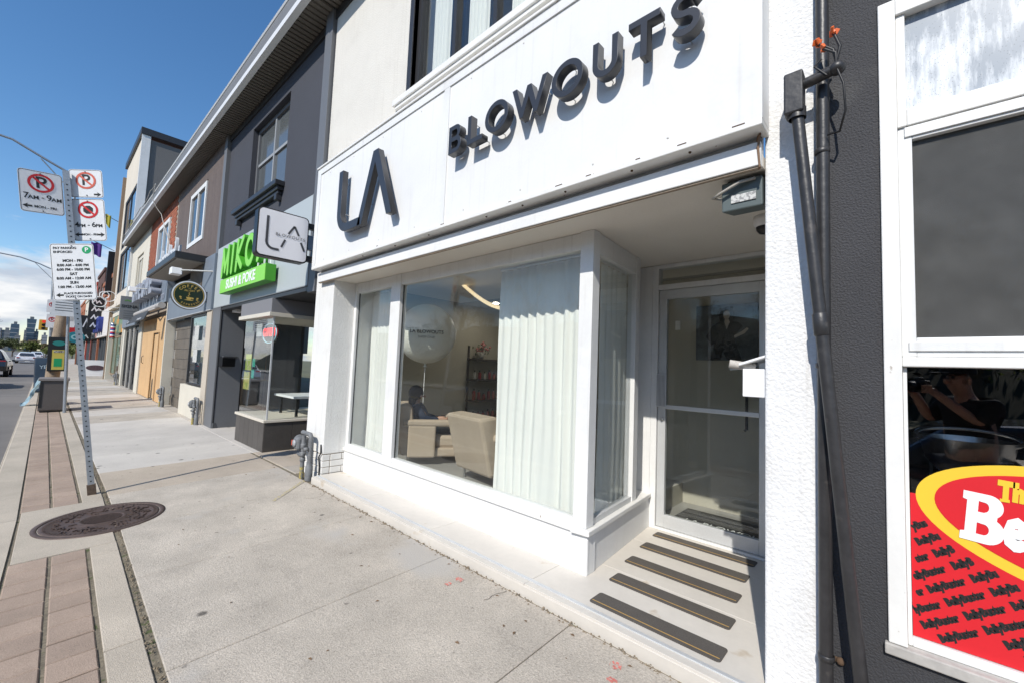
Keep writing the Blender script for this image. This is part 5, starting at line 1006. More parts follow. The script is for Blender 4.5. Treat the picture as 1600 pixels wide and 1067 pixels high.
Z_.box('wall', PALEW, -29.5, -22.2, .1, .5, 3.6, 4.0); Z_.box('pier', PALEW, -28.9, -28.2, .0, .5, 0, 3.6); Z_.box('pier', PALEW, -22.35, -22.15, .05, .5, 0, 3.6)
window(Z_, -28.2, -22.4, .3, 2.5, .2, mat('oak_frame', (.25, .18, .11), .6), .1, mat('green_glass', (.03, .13, .09), .1, vor=(.9, (.05, .03, .02), .55)), 2, None, .06)
PANEL_G = mat('barber_panel', (.16, .24, .15), .6, vor=(1.0, (.55, .25, .04), .55)); Z_.box('picture_band', PANEL_G, -28.1, -22.5, .08, .14, 2.6, 3.55)
bp = T('barber_pole', 'red white and blue striped barber pole outside the green panelled shop', 'barber pole', (-24.6, -.1, 2.7), row=True)
bpm = [MATS['sign_red'], MATS['sign_white'], mat('barber_blue', (.03, .06, .3), .4)]
for k in range(9): bp.part('stripe', MB().lathe([(.10, 0), (.10, .075)], (-24.6, -.12, 2.35 + k * .075), n=14), bpm[k % 3])
bp.part('cap', MB().lathe([(.12, 0), (.12, .05), (.05, .10), (0, .12)], (-24.6, -.12, 3.025), n=14), STEEL); bp.part('foot', MB().lathe([(0, -.12), (.05, -.10), (.12, -.05), (.12, 0)], (-24.6, -.12, 2.35), n=14), STEEL); bp.box('bracket', STEEL, -24.63, -24.57, -.1, .1, 2.6, 2.66)
gas_meter((-10.2, .02, 0), 'grey gas meter at the corner of the boarded shop', row=True); gas_meter((-5.75, -.02, 0), 'grey gas meter before the white bulkhead of the coffee shop', row=True); gas_meter((-22.0, -.02, 0), 'grey gas meter outside the black folding doors', row=True)

# --- shops farther on
def far_shop(l0, l1, h, wallM, signM, doorM, label, name='shop_building', ht=3.9, win=2, marks=None):
    t = T(name, label, 'building', ((l0 + l1) / 2, .1, 0), row=True, group='far shops of the row'); n = win; sp = (l1 - l0) / n
    holes = [(l0 + sp * k + sp * .22, l0 + sp * k + sp * .78, 4.5, h - .8) for k in range(n)] if h > 6 else []
    t.part('upper_wall', MB().wall(l0 + .01, l1 - .01, ht, h, .12, .5, holes), wallM)
    for hh in holes: window(t, *hh, .2, WHITE_TRIM, .1, DGLASS, 0, None, .08)
    t.box('parapet', wallM, l0 + .01, l1 - .01, .05, 9, h + .001, h + .25, bevel=0); t.box('sign_band', signM, l0 + .02, l1 - .02, -.05, .119, 2.55, ht - .01); t.box('side', wallM, l0 + .011, l1 - .011, .501, 9, 0, h, bevel=0)
    f = t.box('shop_front', doorM, l0 + .3, l1 - .3, .25, .3, .05, 2.54, bevel=0)
    for k in range(5): t.box('front_post', GREY_TRIM, l0 + .25 + (l1 - l0 - .6) * k / 4, l0 + .35 + (l1 - l0 - .6) * k / 4, .15, .249, 0, 2.54, f, 0)
    t.box('pier', wallM, l0 + .01, l0 + .29, .05, .5, 0, 2.549); t.box('pier', wallM, l1 - .29, l1 - .01, .05, .5, 0, 2.549)
    if marks: marks(t, l0, l1)
    return t
BLKW = mat('black_sign_board', (.015, .016, .018), .5); BRK2 = mat('orange_brick', (.33, .12, .06), .9, n=(9, .25), blotch=(1, .1)); WBRD = mat('white_sign_board', (.66, .62, .58), .6); MURAL = mat('red_mural', (.42, .06, .035), .7, n=(2, .1), vor=(.9, (.55, .30, .05), .62))
BLUE_L = mat('blue_letter', (.02, .035, .20), .5); PINK = mat('pink_panel', (.62, .30, .26), .6)
def mk_blue(t, l0, l1):
    for k in range(3): t.part('raised_letter', shape_mesh([rrect(1.1, 1.0, .25, 4), rrect(.45, .22, .1, 3, 0, .22), rrect(.45, .22, .1, 3, 0, -.22)], .22, (l0 + 1.5 + k * 1.6, -.27, 3.35)), BLUE_L)
    t.box('pink_panel', PINK, l0 + .02, l0 + .8, -.08, -.051, 2.6, 3.8, bevel=0)
def mk_ring(t, l0, l1):
    for k in range(4): t.part('white_letter', shape_mesh([stroke([(-.5, -.3), (-.25, .35), (.0, -.25), (.25, .2), (.5, -.3 + .15 * k)], .13)], .05, (l0 + 1.0 + k * 1.3, -.10, 3.2)), WHITE_S)
far_shop(-37.2, -28.75, 6.3, BRK2, WBRD, mat('teal_front', (.02, .035, .035), .4), 'orange brick shop with a white sign band and blue letters', marks=mk_blue, ht=4.3)
far_shop(-43.5, -37.25, 7.6, mat('dark_brick', (.10, .05, .04), .9, n=(8, .2)), BLKW, BLACK, 'dark shop front with a black sign band and white script rings', marks=mk_ring)
far_shop(-50.5, -43.6, 7.2, MURAL, BLKW, DGLASS, 'red painted shop building beyond the black sign band', marks=mk_ring)
far_shop(-58, -50.6, 6.6, PALEW, mat('teal_band', (.03, .14, .16), .5), DGLASS, 'pale shop building with a teal sign band near the end of the row')
far_shop(-68, -58.1, 6.9, BRK2, WBRD, DGLASS, 'last brick building at the far end of the shop row', win=3)
def blade(l, d0, d1, z0, z1, M, lab, marks=0, name='blade_sign'):
    t = T(name, lab, 'blade sign', (l, d1, z0), row=True, group='hanging signs of the far shops'); t.box('panel', M, l - .06, l + .06, d0, d1, z0, z1, bevel=.02); t.box('bracket', BLACK, l - .02, l + .02, d1, .12, z1 - .15, z1 - .10, bevel=0)
    hh = (z1 - z0) / max(1, marks); ww = (d1 - d0)
    for k in range(marks): t.part('mark', shape_mesh([stroke([(-ww * .3, -hh * .2), (-ww * .12, hh * .28), (0, -hh * .15), (ww * .14, hh * .12), (ww * .3, -hh * .22 + hh * .1 * (k % 3))], ww * .09)], .01, (l + .065, (d0 + d1) / 2, z0 + (k + .5) * hh), *SIDE), WHITE_S)
blade(-34, -.70, .05, 3.05, 5.2, BLKW, 'tall black hanging sign with white marks stacked on it', 4); blade(-36.5, -.95, -.1, 2.9, 4.1, BLKW, 'small black hanging sign behind the tall one', 1); blade(-41, -.9, -.1, 2.4, 3.1, BLKW, 'low black hanging sign farther along the row', 1); blade(-31, -.20, .17, 5.2, 8.0, BLACK, 'big dark box sign standing out under the flags')
rs = T('round_sign', 'round teal hanging sign over the far pavement', 'hanging sign', (-40.5, -.9, 2.3), row=True); rs.part('disc', shape_mesh([ell(0, 0, .52, .42, 28)], .1, (-40.5, -.95, 2.62), *SIDE), mat('teal_sign', (.02, .22, .27), .5)); rs.part('mark', shape_mesh([ell(0, 0, .26, .2, 20), ell(0, 0, .15, .1, 18)], .01, (-40.44, -.95, 2.62), *SIDE), mat('pale_blue_mark', (.35, .6, .62), .5)); rs.part('bracket', MB().tube([(-40.5, -.95, 3.04), (-40.5, -.95, 3.3), (-40.5, .1, 3.3)], .03, 6), BLACK)
rs = T('red_sign', 'small red hanging sign above the round teal sign', 'hanging sign', (-46, -1.0, 2.9), row=True); rs.box('panel', RED_S, -46.05, -45.95, -1.35, -.55, 3.0, 3.6); rs.box('bracket', BLACK, -46.02, -45.98, -.55, .1, 3.4, 3.46)
for k, (l, z, M, lab) in enumerate(((-31.0, 10.3, mat('flag_yellow', (.55, .48, .05), .7, sss=.3), 'yellow flag hanging out above the far shops'), (-31.5, 8.45, mat('flag_purple', (.11, .04, .27), .7, sss=.3), 'purple flag hanging below the yellow flag'))):
    t = T('flag', lab, 'flag', (l, .1, z), row=True); mb = MB(); n = 10
    V = [(l + .05 * math.sin(i * .9 + j), (-.25 if k == 0 else -.5) - (.45 if k == 0 else .5) * i / n, z + .15 * i / n * .3 - j * (.85 - (.5 if k == 0 else .1) * i / n) - .04 * math.sin(i)) for j in (0, 1) for i in range(n + 1)]
    mb.add(V, [(i, i + 1, n + 2 + i, n + 1 + i) for i in range(n)], True); t.part('cloth', mb, M); t.part('pole', MB().tube([(l, .1, z - .3), (l, -1.05, z + .20)], .02, 8), GREY_TRIM)
rg = T('ring_sign', 'white wire ring sign like a bicycle hanging over the far shops', 'hanging sign', (-24.2, -.6, 3.8), row=True)
for (d, z, r) in ((-.75, 4.12, .26), (-.42, 4.45, .26), (-.60, 4.50, .18)): rg.part('ring', MB().tube([(-24.2, d + r * math.cos(a * .2618), z + r * math.sin(a * .2618)) for a in range(24)], .018, 6, closed=True), WHITE_S)
rg.part('arm', MB().tube([(-24.2, -.95, 3.86), (-24.2, .05, 3.90)], .015, 6), WHITE_S); rg.part('arm', MB().tube([(-24.2, -.83, 3.66), (-24.2, .05, 3.66)], .012, 6), WHITE_S)
af = T('sandwich_board', 'white folding sandwich board with a dark motif on the far pavement', 'sandwich board', (-29.6, -.35, 0), row=True)
af.part('panel', MB().obox((-29.6, -.35, .60), (0, 1, 0), (-.12, 0, .99), (.99, 0, .12), .95, .95, .03), WHITE_S); af.part('motif', shape_mesh([ell(0, 0, .40, .16, 24)], .004, (-29.57, -.35, .62), (0, 1, 0), (-.12, 0, .99)), mat('motif_dark', (.09, .05, .06), .6, n=(12, .4)))
for d in (-.78, .08): af.part('leg', MB().tube([(-29.53, d, -.01), (-29.68, d, 1.1)], .02, 6), GREY_TRIM); af.part('leg', MB().tube([(-29.85, d, -.01), (-29.70, d, 1.1)], .02, 6), GREY_TRIM)
bs = T('board_stand', 'narrow pale board stand beside the sandwich board', 'board', (-31.5, -.85, 0), row=True); bs.box('panel', mat('pale_board', (.40, .38, .36), .6), -31.55, -31.45, -.95, -.65, .0, 1.0)

# ------------------------------------------------------------------ parking sign post
def gzw(x, y): return gz(y - sk(x))
PB = Vector((-6.79, .34, -.07)); PT = Vector((-6.79, -.135, 3.55)); PU = (PT - PB).normalized()
sp = T('sign_post', 'leaning perforated steel post carrying four parking signs at the pavers', 'sign post', tuple(PB))
mb = MB(); rgt = Vector((0, 1, 0)); rgt = (rgt - PU * rgt.dot(PU)).normalized(); nrm_ = rgt.cross(PU)
L_ = (PT - PB).length
prof = [(-.028, -.018), (-.028, .022), (-.020, .022), (-.020, -.010), (.020, -.010), (.020, .022), (.028, .022), (.028, -.018)]
sp.part('channel', MB().prism(prof[::-1], lambda a, b, k: PB + PU * (L_ if k else -.05) + rgt * a + nrm_ * (b * -1)), GALV)
hl = MB()
for k in range(60):
    c = PB + PU * (.10 + k * .0575) + nrm_ * .0185; hl.prism(ell(0, 0, .008, .008, 8), lambda a, b, q: c + rgt * a + PU * b + nrm_ * (.0008 * q))
sp.part('hole', hl, BLACK_S, kind='stuff')
sp.part('foot', MB().obox(PB + PU * .05, rgt, PU, nrm_, .075, .14, .05), mat('rusty_foot', (.10, .07, .05), .8, n=(40, .3)), bevel=.004)
def sign(lab, c_t, w_, h, yaw, parts, base=None, tilt=0):
    """c_t: distance up the post and sideways offset; yaw turns the plate towards the street"""
    r = (Matrix.Rotation(yaw, 3, PU) @ rgt); r = (r + PU * tilt).normalized(); u = (PU - r * PU.dot(r)).normalized(); n = r.cross(u)
    c = PB + PU * c_t[0] + rgt * c_t[1] + n * .035 + nrm_ * .01
    t = T('parking_sign', lab, 'parking sign', tuple(c), group='parking signs on the leaning post')
    t.part('plate', shape_mesh([rrect(w_, h, .03, 5)], .003, c, r, u), SIGN_M); t.part('edge_line', shape_mesh([rrect(w_ - .010, h - .010, .027, 5), rrect(w_ - .018, h - .018, .024, 5)], .0006, c + n * .001, r, u), BLACK_S)
    for s in (-1, 1): t.part('bolt', MB().ball(tuple(c + u * s * (h / 2 - .025) + n * .002), .007, 8, 5), GREY_TRIM)
    def P_(x, y, k=1): return c + r * x + u * y + n * (.0008 * k + .0006)
    for p in parts:
        if p[0] == 't': t.part('lettering', text_mesh(p[1], p[2], P_(p[3], p[4]), r, u, .0004, p[5] if len(p) > 5 else .001, p[6] if len(p) > 6 else 'CENTER', sx=p[7] if len(p) > 7 else 1), BLACK_S)
        if p[0] == 'ban':
            R2 = p[3]; t.part('ban_ring', shape_mesh([ell(0, 0, R2, R2, 40), ell(0, 0, R2 * .78, R2 * .78, 40)], .0006, P_(p[1], p[2], 3), r, u), p[5])
            t.part('ban_bar', shape_mesh([stroke([(-R2 * .62, R2 * .62), (R2 * .62, -R2 * .62)], R2 * .2)], .0006, P_(p[1], p[2], 2.2), r, u), p[5])
            if p[4] == 'P': t.part('symbol', text_mesh('P', R2 * 1.75, P_(p[1], p[2]), r, u, .0003, R2 * .03), BLACK_S)
            else: t.part('symbol', shape_mesh([[(R2 * .52 * math.cos(rad(22.5 + 45 * i)), R2 * .52 * math.sin(rad(22.5 + 45 * i))) for i in range(8)]], .0005, P_(p[1], p[2]), r, u), BLACK_S)
        if p[0] == 'arr':
            d = p[3]; t.part('arrow', shape_mesh([[(d * .035, 0), (d * -.004, .026), (d * .002, .009), (d * -.034, .009), (d * -.034, -.009), (d * .002, -.009), (d * -.004, -.026)][::1 if d < 0 else -1]], .0006, P_(p[1], p[2]), r, u), BLACK_S)
        if p[0] == 'park':
            t.part('green_disc', shape_mesh([ell(0, 0, p[3], p[3], 30)], .0006, P_(p[1], p[2]), r, u), GREEN_S); t.part('symbol', text_mesh('P', p[3] * 1.5, P_(p[1], p[2], 2.5), r, u, .0003, .002), WHITE_S)
    return t
sign('white no parking sign 7 AM to 9 AM left of the leaning post', (3.36, -.20), .325, .45, rad(10), [('ban', 0, .095, .098, 'P', RED_S), ('t', '7', .085, -.115, -.055, .001), ('t', 'AM', .055, -.062, -.066), ('t', '-', .07, .005, -.055), ('t', '9', .085, .052, -.055), ('t', 'AM', .055, .108, -.066), ('arr', -.11, -.16, -1), ('t', 'MON - FRI', .036, .02, -.16)], tilt=0)
sign('small square no parking sign at the top right of the leaning post', (3.53, .17), .315, .315, rad(-33), [('ban', 0, .035, .095, 'P', RED_F), ('arr', .10, -.12, 1)])
sign('no stopping sign 4 PM to 6 PM below the square sign', (3.12, .17), .315, .475, rad(-33), [('ban', 0, .115, .095, 'S', RED_S), ('t', '4', .08, -.115, -.055), ('t', 'PM', .052, -.068, -.066), ('t', '-', .07, -.006, -.055), ('t', '6', .08, .042, -.055), ('t', 'PM', .052, .092, -.066), ('arr', -.105, -.165, -1), ('arr', .105, -.165, 1), ('t', 'MON - FRI', .032, 0, -.165)])
sign('large pay parking enforced sign with a green P disc low on the leaning post', (2.52, .015), .40, .63, rad(-33), [('t', 'PAY PARKING', .034, -.17, .265, .001, 'LEFT'), ('t', 'ENFORCED', .034, -.17, .222, .001, 'LEFT'), ('park', .135, .245, .042), ('t', 'MON - FRI', .040, 0, .125, .0016), ('t', '8:00 AM - 4:00 PM', .038, 0, .075, .0014), ('t', '6:00 PM - 10:00 PM', .038, 0, .027, .0014), ('t', 'SAT', .040, 0, -.022, .0016), ('t', '8:00 AM - 12:00 AM', .038, 0, -.07, .0014), ('t', 'SUN', .040, 0, -.118, .0016), ('t', '1:00 PM - 12:00 AM', .038, 0, -.166, .0014), ('arr', -.14, -.255, -1), ('t', 'PLACE PURCHASED', .030, .03, -.238, .0008), ('t', 'TICKET ON DASH', .030, .03, -.274, .0008)])

# ------------------------------------------------------------------ street furniture by the kerb
z0 = gzw(-16.6, .1) - .005
bi = T('litter_bin', 'square dark grey litter bin standing on the pavers by the kerb', 'litter bin', (-16.9, -.05 - .2, z0), rel=False)
bi.part('body', MB().box(-17.30, -16.55, -.36, .02, z0 + .03, z0 + .82), BIN_M, bevel=.01); bi.part('door', MB().box(-16.55, -16.53, -.345, .12, z0 + .06, z0 + .80), BIN_M, bevel=.004); bi.part('top', MB().box(-17.34, -16.50, -.40, .17, z0 + .821, z0 + .89), mat('bin_top', (.21, .19, .18), .6), bevel=.01); bi.box('plinth', BLACK, -17.25, -16.57, -.33, .12, z0, z0 + .03, bevel=0); bi.part('side', MB().box(-17.29, -16.551, .021, .15, z0 + .03, z0 + .82), BIN_M, bevel=.006)
bi.box('opening', BLACK, -16.552, -16.525, -.358, -.30, z0 + .12, z0 + .78, bevel=0)
wp = T('wood_pole', 'thick weathered wooden pole stub behind the litter bin', 'pole', (-18.6, -.18, z0)); wp.part('shaft', MB().tube([(-18.6, -.20, z0), (-18.55, -.16, z0 + 1.5), (-18.5, -.10, z0 + 2.75)], [.16, .15, .14], 14), POLEW)
pm = T('pay_station', 'black ticket machine with a yellow and green notice on the wooden pole', 'parking machine', (-18.3, -.1, z0))
pm.part('cabinet', MB().obox((-18.36, -.12, z0 + 1.52), (0, 1, .03), (0, -.03, 1), (1, 0, 0), .40, 1.0, .16), BLACK, bevel=.012); pm.part('notice', MB().obox((-18.276, -.10, z0 + 1.36), (0, 1, .03), (0, -.03, 1), (1, 0, 0), .25, .58, .005), mat('notice_yellow', (.60, .50, .10), .5)); pm.part('green_panel', MB().obox((-18.271, -.10, z0 + 1.28), (0, 1, .03), (0, -.03, 1), (1, 0, 0), .16, .24, .004), GREEN_S); pm.part('white_panel', MB().obox((-18.271, -.10, z0 + 1.60), (0, 1, .03), (0, -.03, 1), (1, 0, 0), .2, .06, .004), mat('notice_text', (.5, .48, .4), .6, vor=(40, (.1, .1, .1), .5))); pm.part('logo_disc', shape_mesh([ell(0, 0, .13, .075, 24)], .004, (-18.272, -.115, z0 + 1.84), *SIDE), mat('teal_disc', (.02, .22, .2), .5))
def lamp_post(x, y, h, lab, r=.036, rise=.65, arm=2.6, lean=(-.0)):
    t = T('lamp_post', lab, 'lamp post', (x, y, gzw(x, y)), group='street lamps along the kerb'); g0 = gzw(x, y)
    t.part('pole', MB().tube([(x, y, g0), (x, y - .12, h * .4), (x, y - .27, h)], [r, r * .9, r * .75], 10), GALV)
    t.part('arm', MB().tube([(x, y - .27, h - .02), (x, y - .75, h + .20), (x, y - 1.4, h + rise * .8), (x, y - arm, h + rise)], .028, 8), GALV); t.part('brace', MB().tube([(x, y - .26, h - .5), (x, y - .9, h + .22)], .015, 6), GALV)
    t.part('lamp_head', MB().box(x - .14, x + .14, y - arm - .7, y - arm, h + rise - .04, h + rise + .08), GREY_TRIM, bevel=.03); return t
lamp_post(-16.2, .13, 6.25, 'thin grey lamp post with its arm over the road right behind the litter bin'); lamp_post(-32.0, -.42, 5.7, 'second thin grey lamp post farther down the kerb', .05, .5)
def back_sign(x, y, z, w_, h, lab, ban=None, lines=0):
    t = T('far_sign', lab, 'parking sign', (x, y, z), group='parking signs farther down the kerb'); t.part('plate', shape_mesh([rrect(w_, h, .03, 4)], .004, (x, y, z), *SIDE), SIGN_M)
    if ban: t.part('ban_ring', shape_mesh([ell(0, 0, w_ * .32, w_ * .32, 24), ell(0, 0, w_ * .23, w_ * .23, 24)], .001, (x + .003, y, z + .06), *SIDE), RED_S); t.part('symbol', text_mesh('P', w_ * .5, (x + .002, y, z + .06), *SIDE, ext=.0003, bold=.004), BLACK_S); t.part('ban_bar', shape_mesh([stroke([(-w_ * .2, w_ * .2), (w_ * .2, -w_ * .2)], w_ * .07)], .001, (x + .0025, y, z + .06), *SIDE), RED_S)
    for k in range(lines): t.box('text_line', mat('sign_text', (.12, .12, .12), .6), x + .001, x + .003, y - w_ * .36, y + w_ * .36, z + h * .38 - k * h * .11, z + h * .38 - k * h * .11 + .018, bevel=0)
    return t
back_sign(-16.1, -.08, 2.76, .44, .62, 'white pay parking sign on the thin lamp post behind the bin', lines=7)
back_sign(-24.0, -.44, 3.24, .27, .50, 'upper white no parking sign on the farther post left of the pole', ban=1); back_sign(-24.0, -.40, 2.67, .30, .52, 'lower white no stopping sign on the farther post left of the pole', ban=1); back_sign(-24.0, .10, 2.70, .22, .45, 'white parking sign edge to the right of the thin lamp post', lines=4)
p2 = T('sign_post', 'farther thin steel post carrying the two round banned signs', 'sign post', (-24.1, -.34, gzw(-24, -.34))); p2.part('shaft', MB().tube([(-24.06, -.34, -.15), (-24.06, -.44, 3.6)], .03, 8), GALV); p2.part('cross_arm', MB().tube([(-24.06, -.40, 2.8), (-24.06, .10, 2.8)], .012, 6), GALV)
AB = Vector((-24.5, -.50, 0)); zb_ = gzw(-24.5, -.5)
a2 = T('advert_board', 'dark blue advertising board leaning by the kerb beside the wooden pole', 'sign board', (-24.5, -.5, zb_)); a2.part('panel', MB().obox((-24.5, -.50, zb_ + .68), (0, 1, .05), (-.1, -.05, 1), (1, 0, .1), .40, 1.28, .05), mat('advert_blue', (.035, .055, .085), .3, blotch=(2, .3)), bevel=.02); a2.part('print', text_mesh('YE', .18, (-24.45, -.50, zb_ + .98), (0, 1, .05), (-.1, -.05, 1), .002, .003), mat('print_pale', (.35, .45, .52), .5)); a2.part('edge_frame', MB().obox((-24.54, -.50, zb_ + .68), (0, 1, .05), (-.1, -.05, 1), (1, 0, .1), .45, 1.34, .03), GREY_TRIM)
pb_me = MB(); rr = random.Random(3); 
V = []
for i in range(9):
    for j in range(7):
        V.append((-19.2 + .5 * j / 6 + rr.gauss(0, .02), -.72 + .30 * i / 8 + .06 * math.sin(j * 2 + i), z0 + .03 + .72 * (i / 8) ** 1.6 + .05 * math.sin(i * 1.3 + j * 1.7) + rr.gauss(0, .01)))
pb_me.add(V, [(i * 7 + j, i * 7 + j + 1, (i + 1) * 7 + j + 1, (i + 1) * 7 + j) for i in range(8) for j in range(6)], True)
one('plastic_sheet', pb_me, mat('pale_blue_plastic', (.36, .52, .60), .35, sss=.3, n=(20, .1)), 'crumpled pale blue plastic sheet draped to the kerb behind the litter bin', 'plastic sheet', base=(-19.2, -.6, z0))
tl = T('traffic_light', 'yellow traffic light head beyond the signs at the crossing', 'traffic light', (-92, -1.4, -.3)); tl.part('post', MB().tube([(-92, -1.4, -.3), (-92, -1.4, 5.9)], .08, 10), GREY_TRIM); tl.part('arm', MB().tube([(-92, -1.4, 5.6), (-92, -2.2, 5.7)], .05, 8), GREY_TRIM)
tl.part('housing', MB().box(-92.1, -91.9, -2.78, -1.85, 4.4, 5.95), mat('signal_yellow', (.62, .34, .03), .5), bevel=.05)
for k, M in enumerate((mat('signal_red', (.5, .03, .02), emit=1.0), BLACK, BLACK)): tl.part('lens', MB().lathe([(0, .02), (.17, 0), (.19, .1)], (-91.90, -2.31, 5.68 - k * .5), (1, 0, 0), 16), M)

# ------------------------------------------------------------------ vehicles
def car(loc, rz, paint, label, kind='sedan', group=None):
    t = T('parked_car', label, 'car', loc, rz=rz, rel=True, group=group)     # faces local +x
    if kind == 'suv': body = [(-2.3, .38), (2.3, .38), (2.36, .62), (2.30, .92), (1.35, 1.06), (-2.28, 1.08), (-2.36, .7)]; cab = [(-2.26, 1.06), (1.18, 1.05), (.45, 1.66), (-.3, 1.74), (-1.9, 1.70)]; ZR = 1.7
    else: body = [(-2.2, .32), (2.2, .32), (2.27, .55), (2.15, .76), (1.0, .93), (-1.75, .96), (-2.22, .88), (-2.28, .55)]; cab = [(-1.72, .94), (1.05, .92), (.28, 1.40), (-.35, 1.46), (-1.15, 1.40)]; ZR = 1.42
    W = .90
    t.part('body', MB().prism(body, lambda a, b, k: (a, (W if k else -W) * (1 - .06 * max(0, b - .6)), b)), paint, bevel=.07)
    t.part('cabin', MB().prism(cab, lambda a, b, k: (a, (1 if k else -1) * (W - .05 - .26 * (b - .94) / .6), b)), paint, bevel=.05)
    zb, zt = cab[0][1] + .05, ZR - .09
    def cabY(z): return W - .05 - .26 * (z - .94) / .6
    xr, xf = cab[-1][0] + .12, cab[2][0] - .05; xr0, xf0 = cab[0][0] + .30, cab[1][0] - .22; mid = (xr + xf) / 2
    for s in (-1, 1):
        for a0, a1, b0, b1 in ((xr0, mid - .04, xr, mid - .04), (mid + .04, xf0, mid + .04, xf)):
            t.part('side_window', MB().add([(a0, s * (cabY(zb) + .012), zb), (a1, s * (cabY(zb) + .012), zb), (b1, s * (cabY(zt) + .012), zt), (b0, s * (cabY(zt) + .012), zt)], [(0, 1, 2, 3) if s < 0 else (3, 2, 1, 0)]), DGLASS)
        for x in (-1.38, 1.38):
            wh = t.part('wheel', MB().lathe([(.22, -.11), (.31, -.11), (.335, -.08), (.335, .08), (.31, .11), (.22, .11)], (x, s * .82, .335), (0, 1, 0), 20), TYRE); t.part('rim', MB().lathe([(.23, .0), (.21, .03), (.05, .02), (0, .03)], (x, s * (.82 + .08), .335), (0, s, 0), 14), ALU, wh)
        t.part('headlight', MB().box(2.14, 2.26, s * .68 - .15, s * .68 + .15, .62, .74), mat('lamp_clear', (.6, .62, .62), .15), bevel=.02); t.part('tail_light', MB().box(-2.30, -2.18, s * .70 - .13, s * .70 + .13, .70 if kind == 'sedan' else .85, .84 if kind == 'sedan' else 1.05), mat('lamp_red', (.35, .02, .02), .25), bevel=.02)
        t.part('mirror', MB().box(.62, .78, s * .98 - .08, s * .98 + .08, .95, 1.07), paint, bevel=.03); t.part('door_handle', MB().box(-.25, -.08, s * .905 - .015, s * .905 + .015, .80, .83), ALU, bevel=.006)
    p0, p1 = cab[1], cab[2]; t.part('windscreen', MB().add([(p0[0] + .0, -.70, p0[1] + .07), (p0[0] + .0, .70, p0[1] + .07), (p1[0] + .03, .56, p1[1] - .02), (p1[0] + .03, -.56, p1[1] - .02)], [(0, 1, 2, 3)]), DGLASS)
    p0, p1 = cab[0], cab[-1]; t.part('rear_window', MB().add([(p0[0] - .04, .66, p0[1] + .10), (p0[0] - .04, -.66, p0[1] + .10), (p1[0] - .03, -.54, p1[1] - .03), (p1[0] - .03, .54, p1[1] - .03)], [(0, 1, 2, 3)]), DGLASS)
    t.part('number_plate', MB().box(-2.335 if kind == 'sedan' else -2.39, -2.28, -.2, .2, .50, .62), WHITE_S, bevel=.01); return t
PAINT_B = mat('black_car_paint', (.012, .012, .014), .25, coat=1); PAINT_W = mat('white_car_paint', (.72, .72, .73), .25, coat=1); PAINT_G = mat('dark_grey_car_paint', (.045, .045, .05), .25, coat=1, metal=.3); PAINT_S = mat('silver_car_paint', (.40, .41, .42), .25, coat=1, metal=.4)
car((-43.5, -3.25, -.245), math.pi, PAINT_B, 'black sport utility car parked at the left edge of the road', 'suv'); car((-31.0, -3.55, -.24), math.pi, PAINT_S, 'silver sport utility car parked just outside the left edge', 'suv')
car((-84, -3.25, -.25), math.pi + .02, PAINT_W, 'white saloon car driving away down the road'); car((-118, -3.4, -.25), math.pi, PAINT_W, 'second white car farther ahead beside the white saloon')
car((1.5, -2.0, -.24), 0, PAINT_G, 'dark grey car parked behind the photographer, mirrored in the deli glass'); car((-9.9, -4.9, -.25), math.pi, PAINT_S, 'silver car on the road, mirrored in the wide salon window', 'suv')

# ------------------------------------------------------------------ trees across the road and in the distance
LEAFS = [mat('spring_leaf', (.13, .155, .04), .7, n=(3, .25), sss=.3), mat('dull_leaf', (.085, .10, .038), .7, n=(3, .25), sss=.3), mat('bud_leaf', (.16, .12, .06), .8, n=(3, .25), sss=.2)]
def tree(base, h, label, seed, leafM, nleaf=900, spread=.42, depth=5, lsize=.09, name='street_tree', group='trees beyond the road', rad0=None, crown=True):
    rr = random.Random(seed); t = T(name, label, 'tree', base, rel=True, group=group); mb = MB(); tips = []; segs = 6 if h > 5 else 5
    def grow(p, d, ln, r, k):
        q = p + d * ln; m_ = p + d * ln * .5 + Vector((rr.gauss(0, 1), rr.gauss(0, 1), rr.gauss(0, .4))) * ln * .05
        mb.tube([p, m_, q], [r, r * .85, r * .68], segs if k < 2 else 4 if k < 4 else 3, caps=False)
        if k >= 2: tips.extend((m_, q))
        if k >= depth: return
        for i in range(rr.choice((2, 3, 3)) if k else 5):
            a = rr.uniform(0, 6.283); sp_ = rr.uniform(.35, .85) * (1.25 if k == 0 else 1); o = d.orthogonal().normalized(); o = Matrix.Rotation(a, 3, d) @ o
            nd = (d * math.cos(sp_) + o * math.sin(sp_) + Vector((0, 0, .12))).normalized(); grow(p + d * ln * rr.uniform(.6, 1), nd, ln * rr.uniform(.62, .84), r * .60, k + 1)
    grow(Vector((0, 0, -.1)), Vector((rr.gauss(0, .04), rr.gauss(0, .04), 1)).normalized(), h * .30, rad0 or h * .022, 0)
    t.part('trunk', mb, BARK)
    if crown:
        lf = MB()
        for k in range(nleaf):
            c = rr.choice(tips) + Vector((rr.gauss(0, 1), rr.gauss(0, 1), rr.gauss(0, .8))) * h * .028; a = Vector((rr.gauss(0, 1), rr.gauss(0, 1), rr.gauss(0, 1))).normalized() * lsize * rr.uniform(.6, 1.3); b = a.orthogonal().normalized() * a.length * .55
            lf.add([c - a, c + b, c + a, c - b], [(0, 1, 2, 3)])
        t.part('crown', lf, leafM)
    return t
k = 0
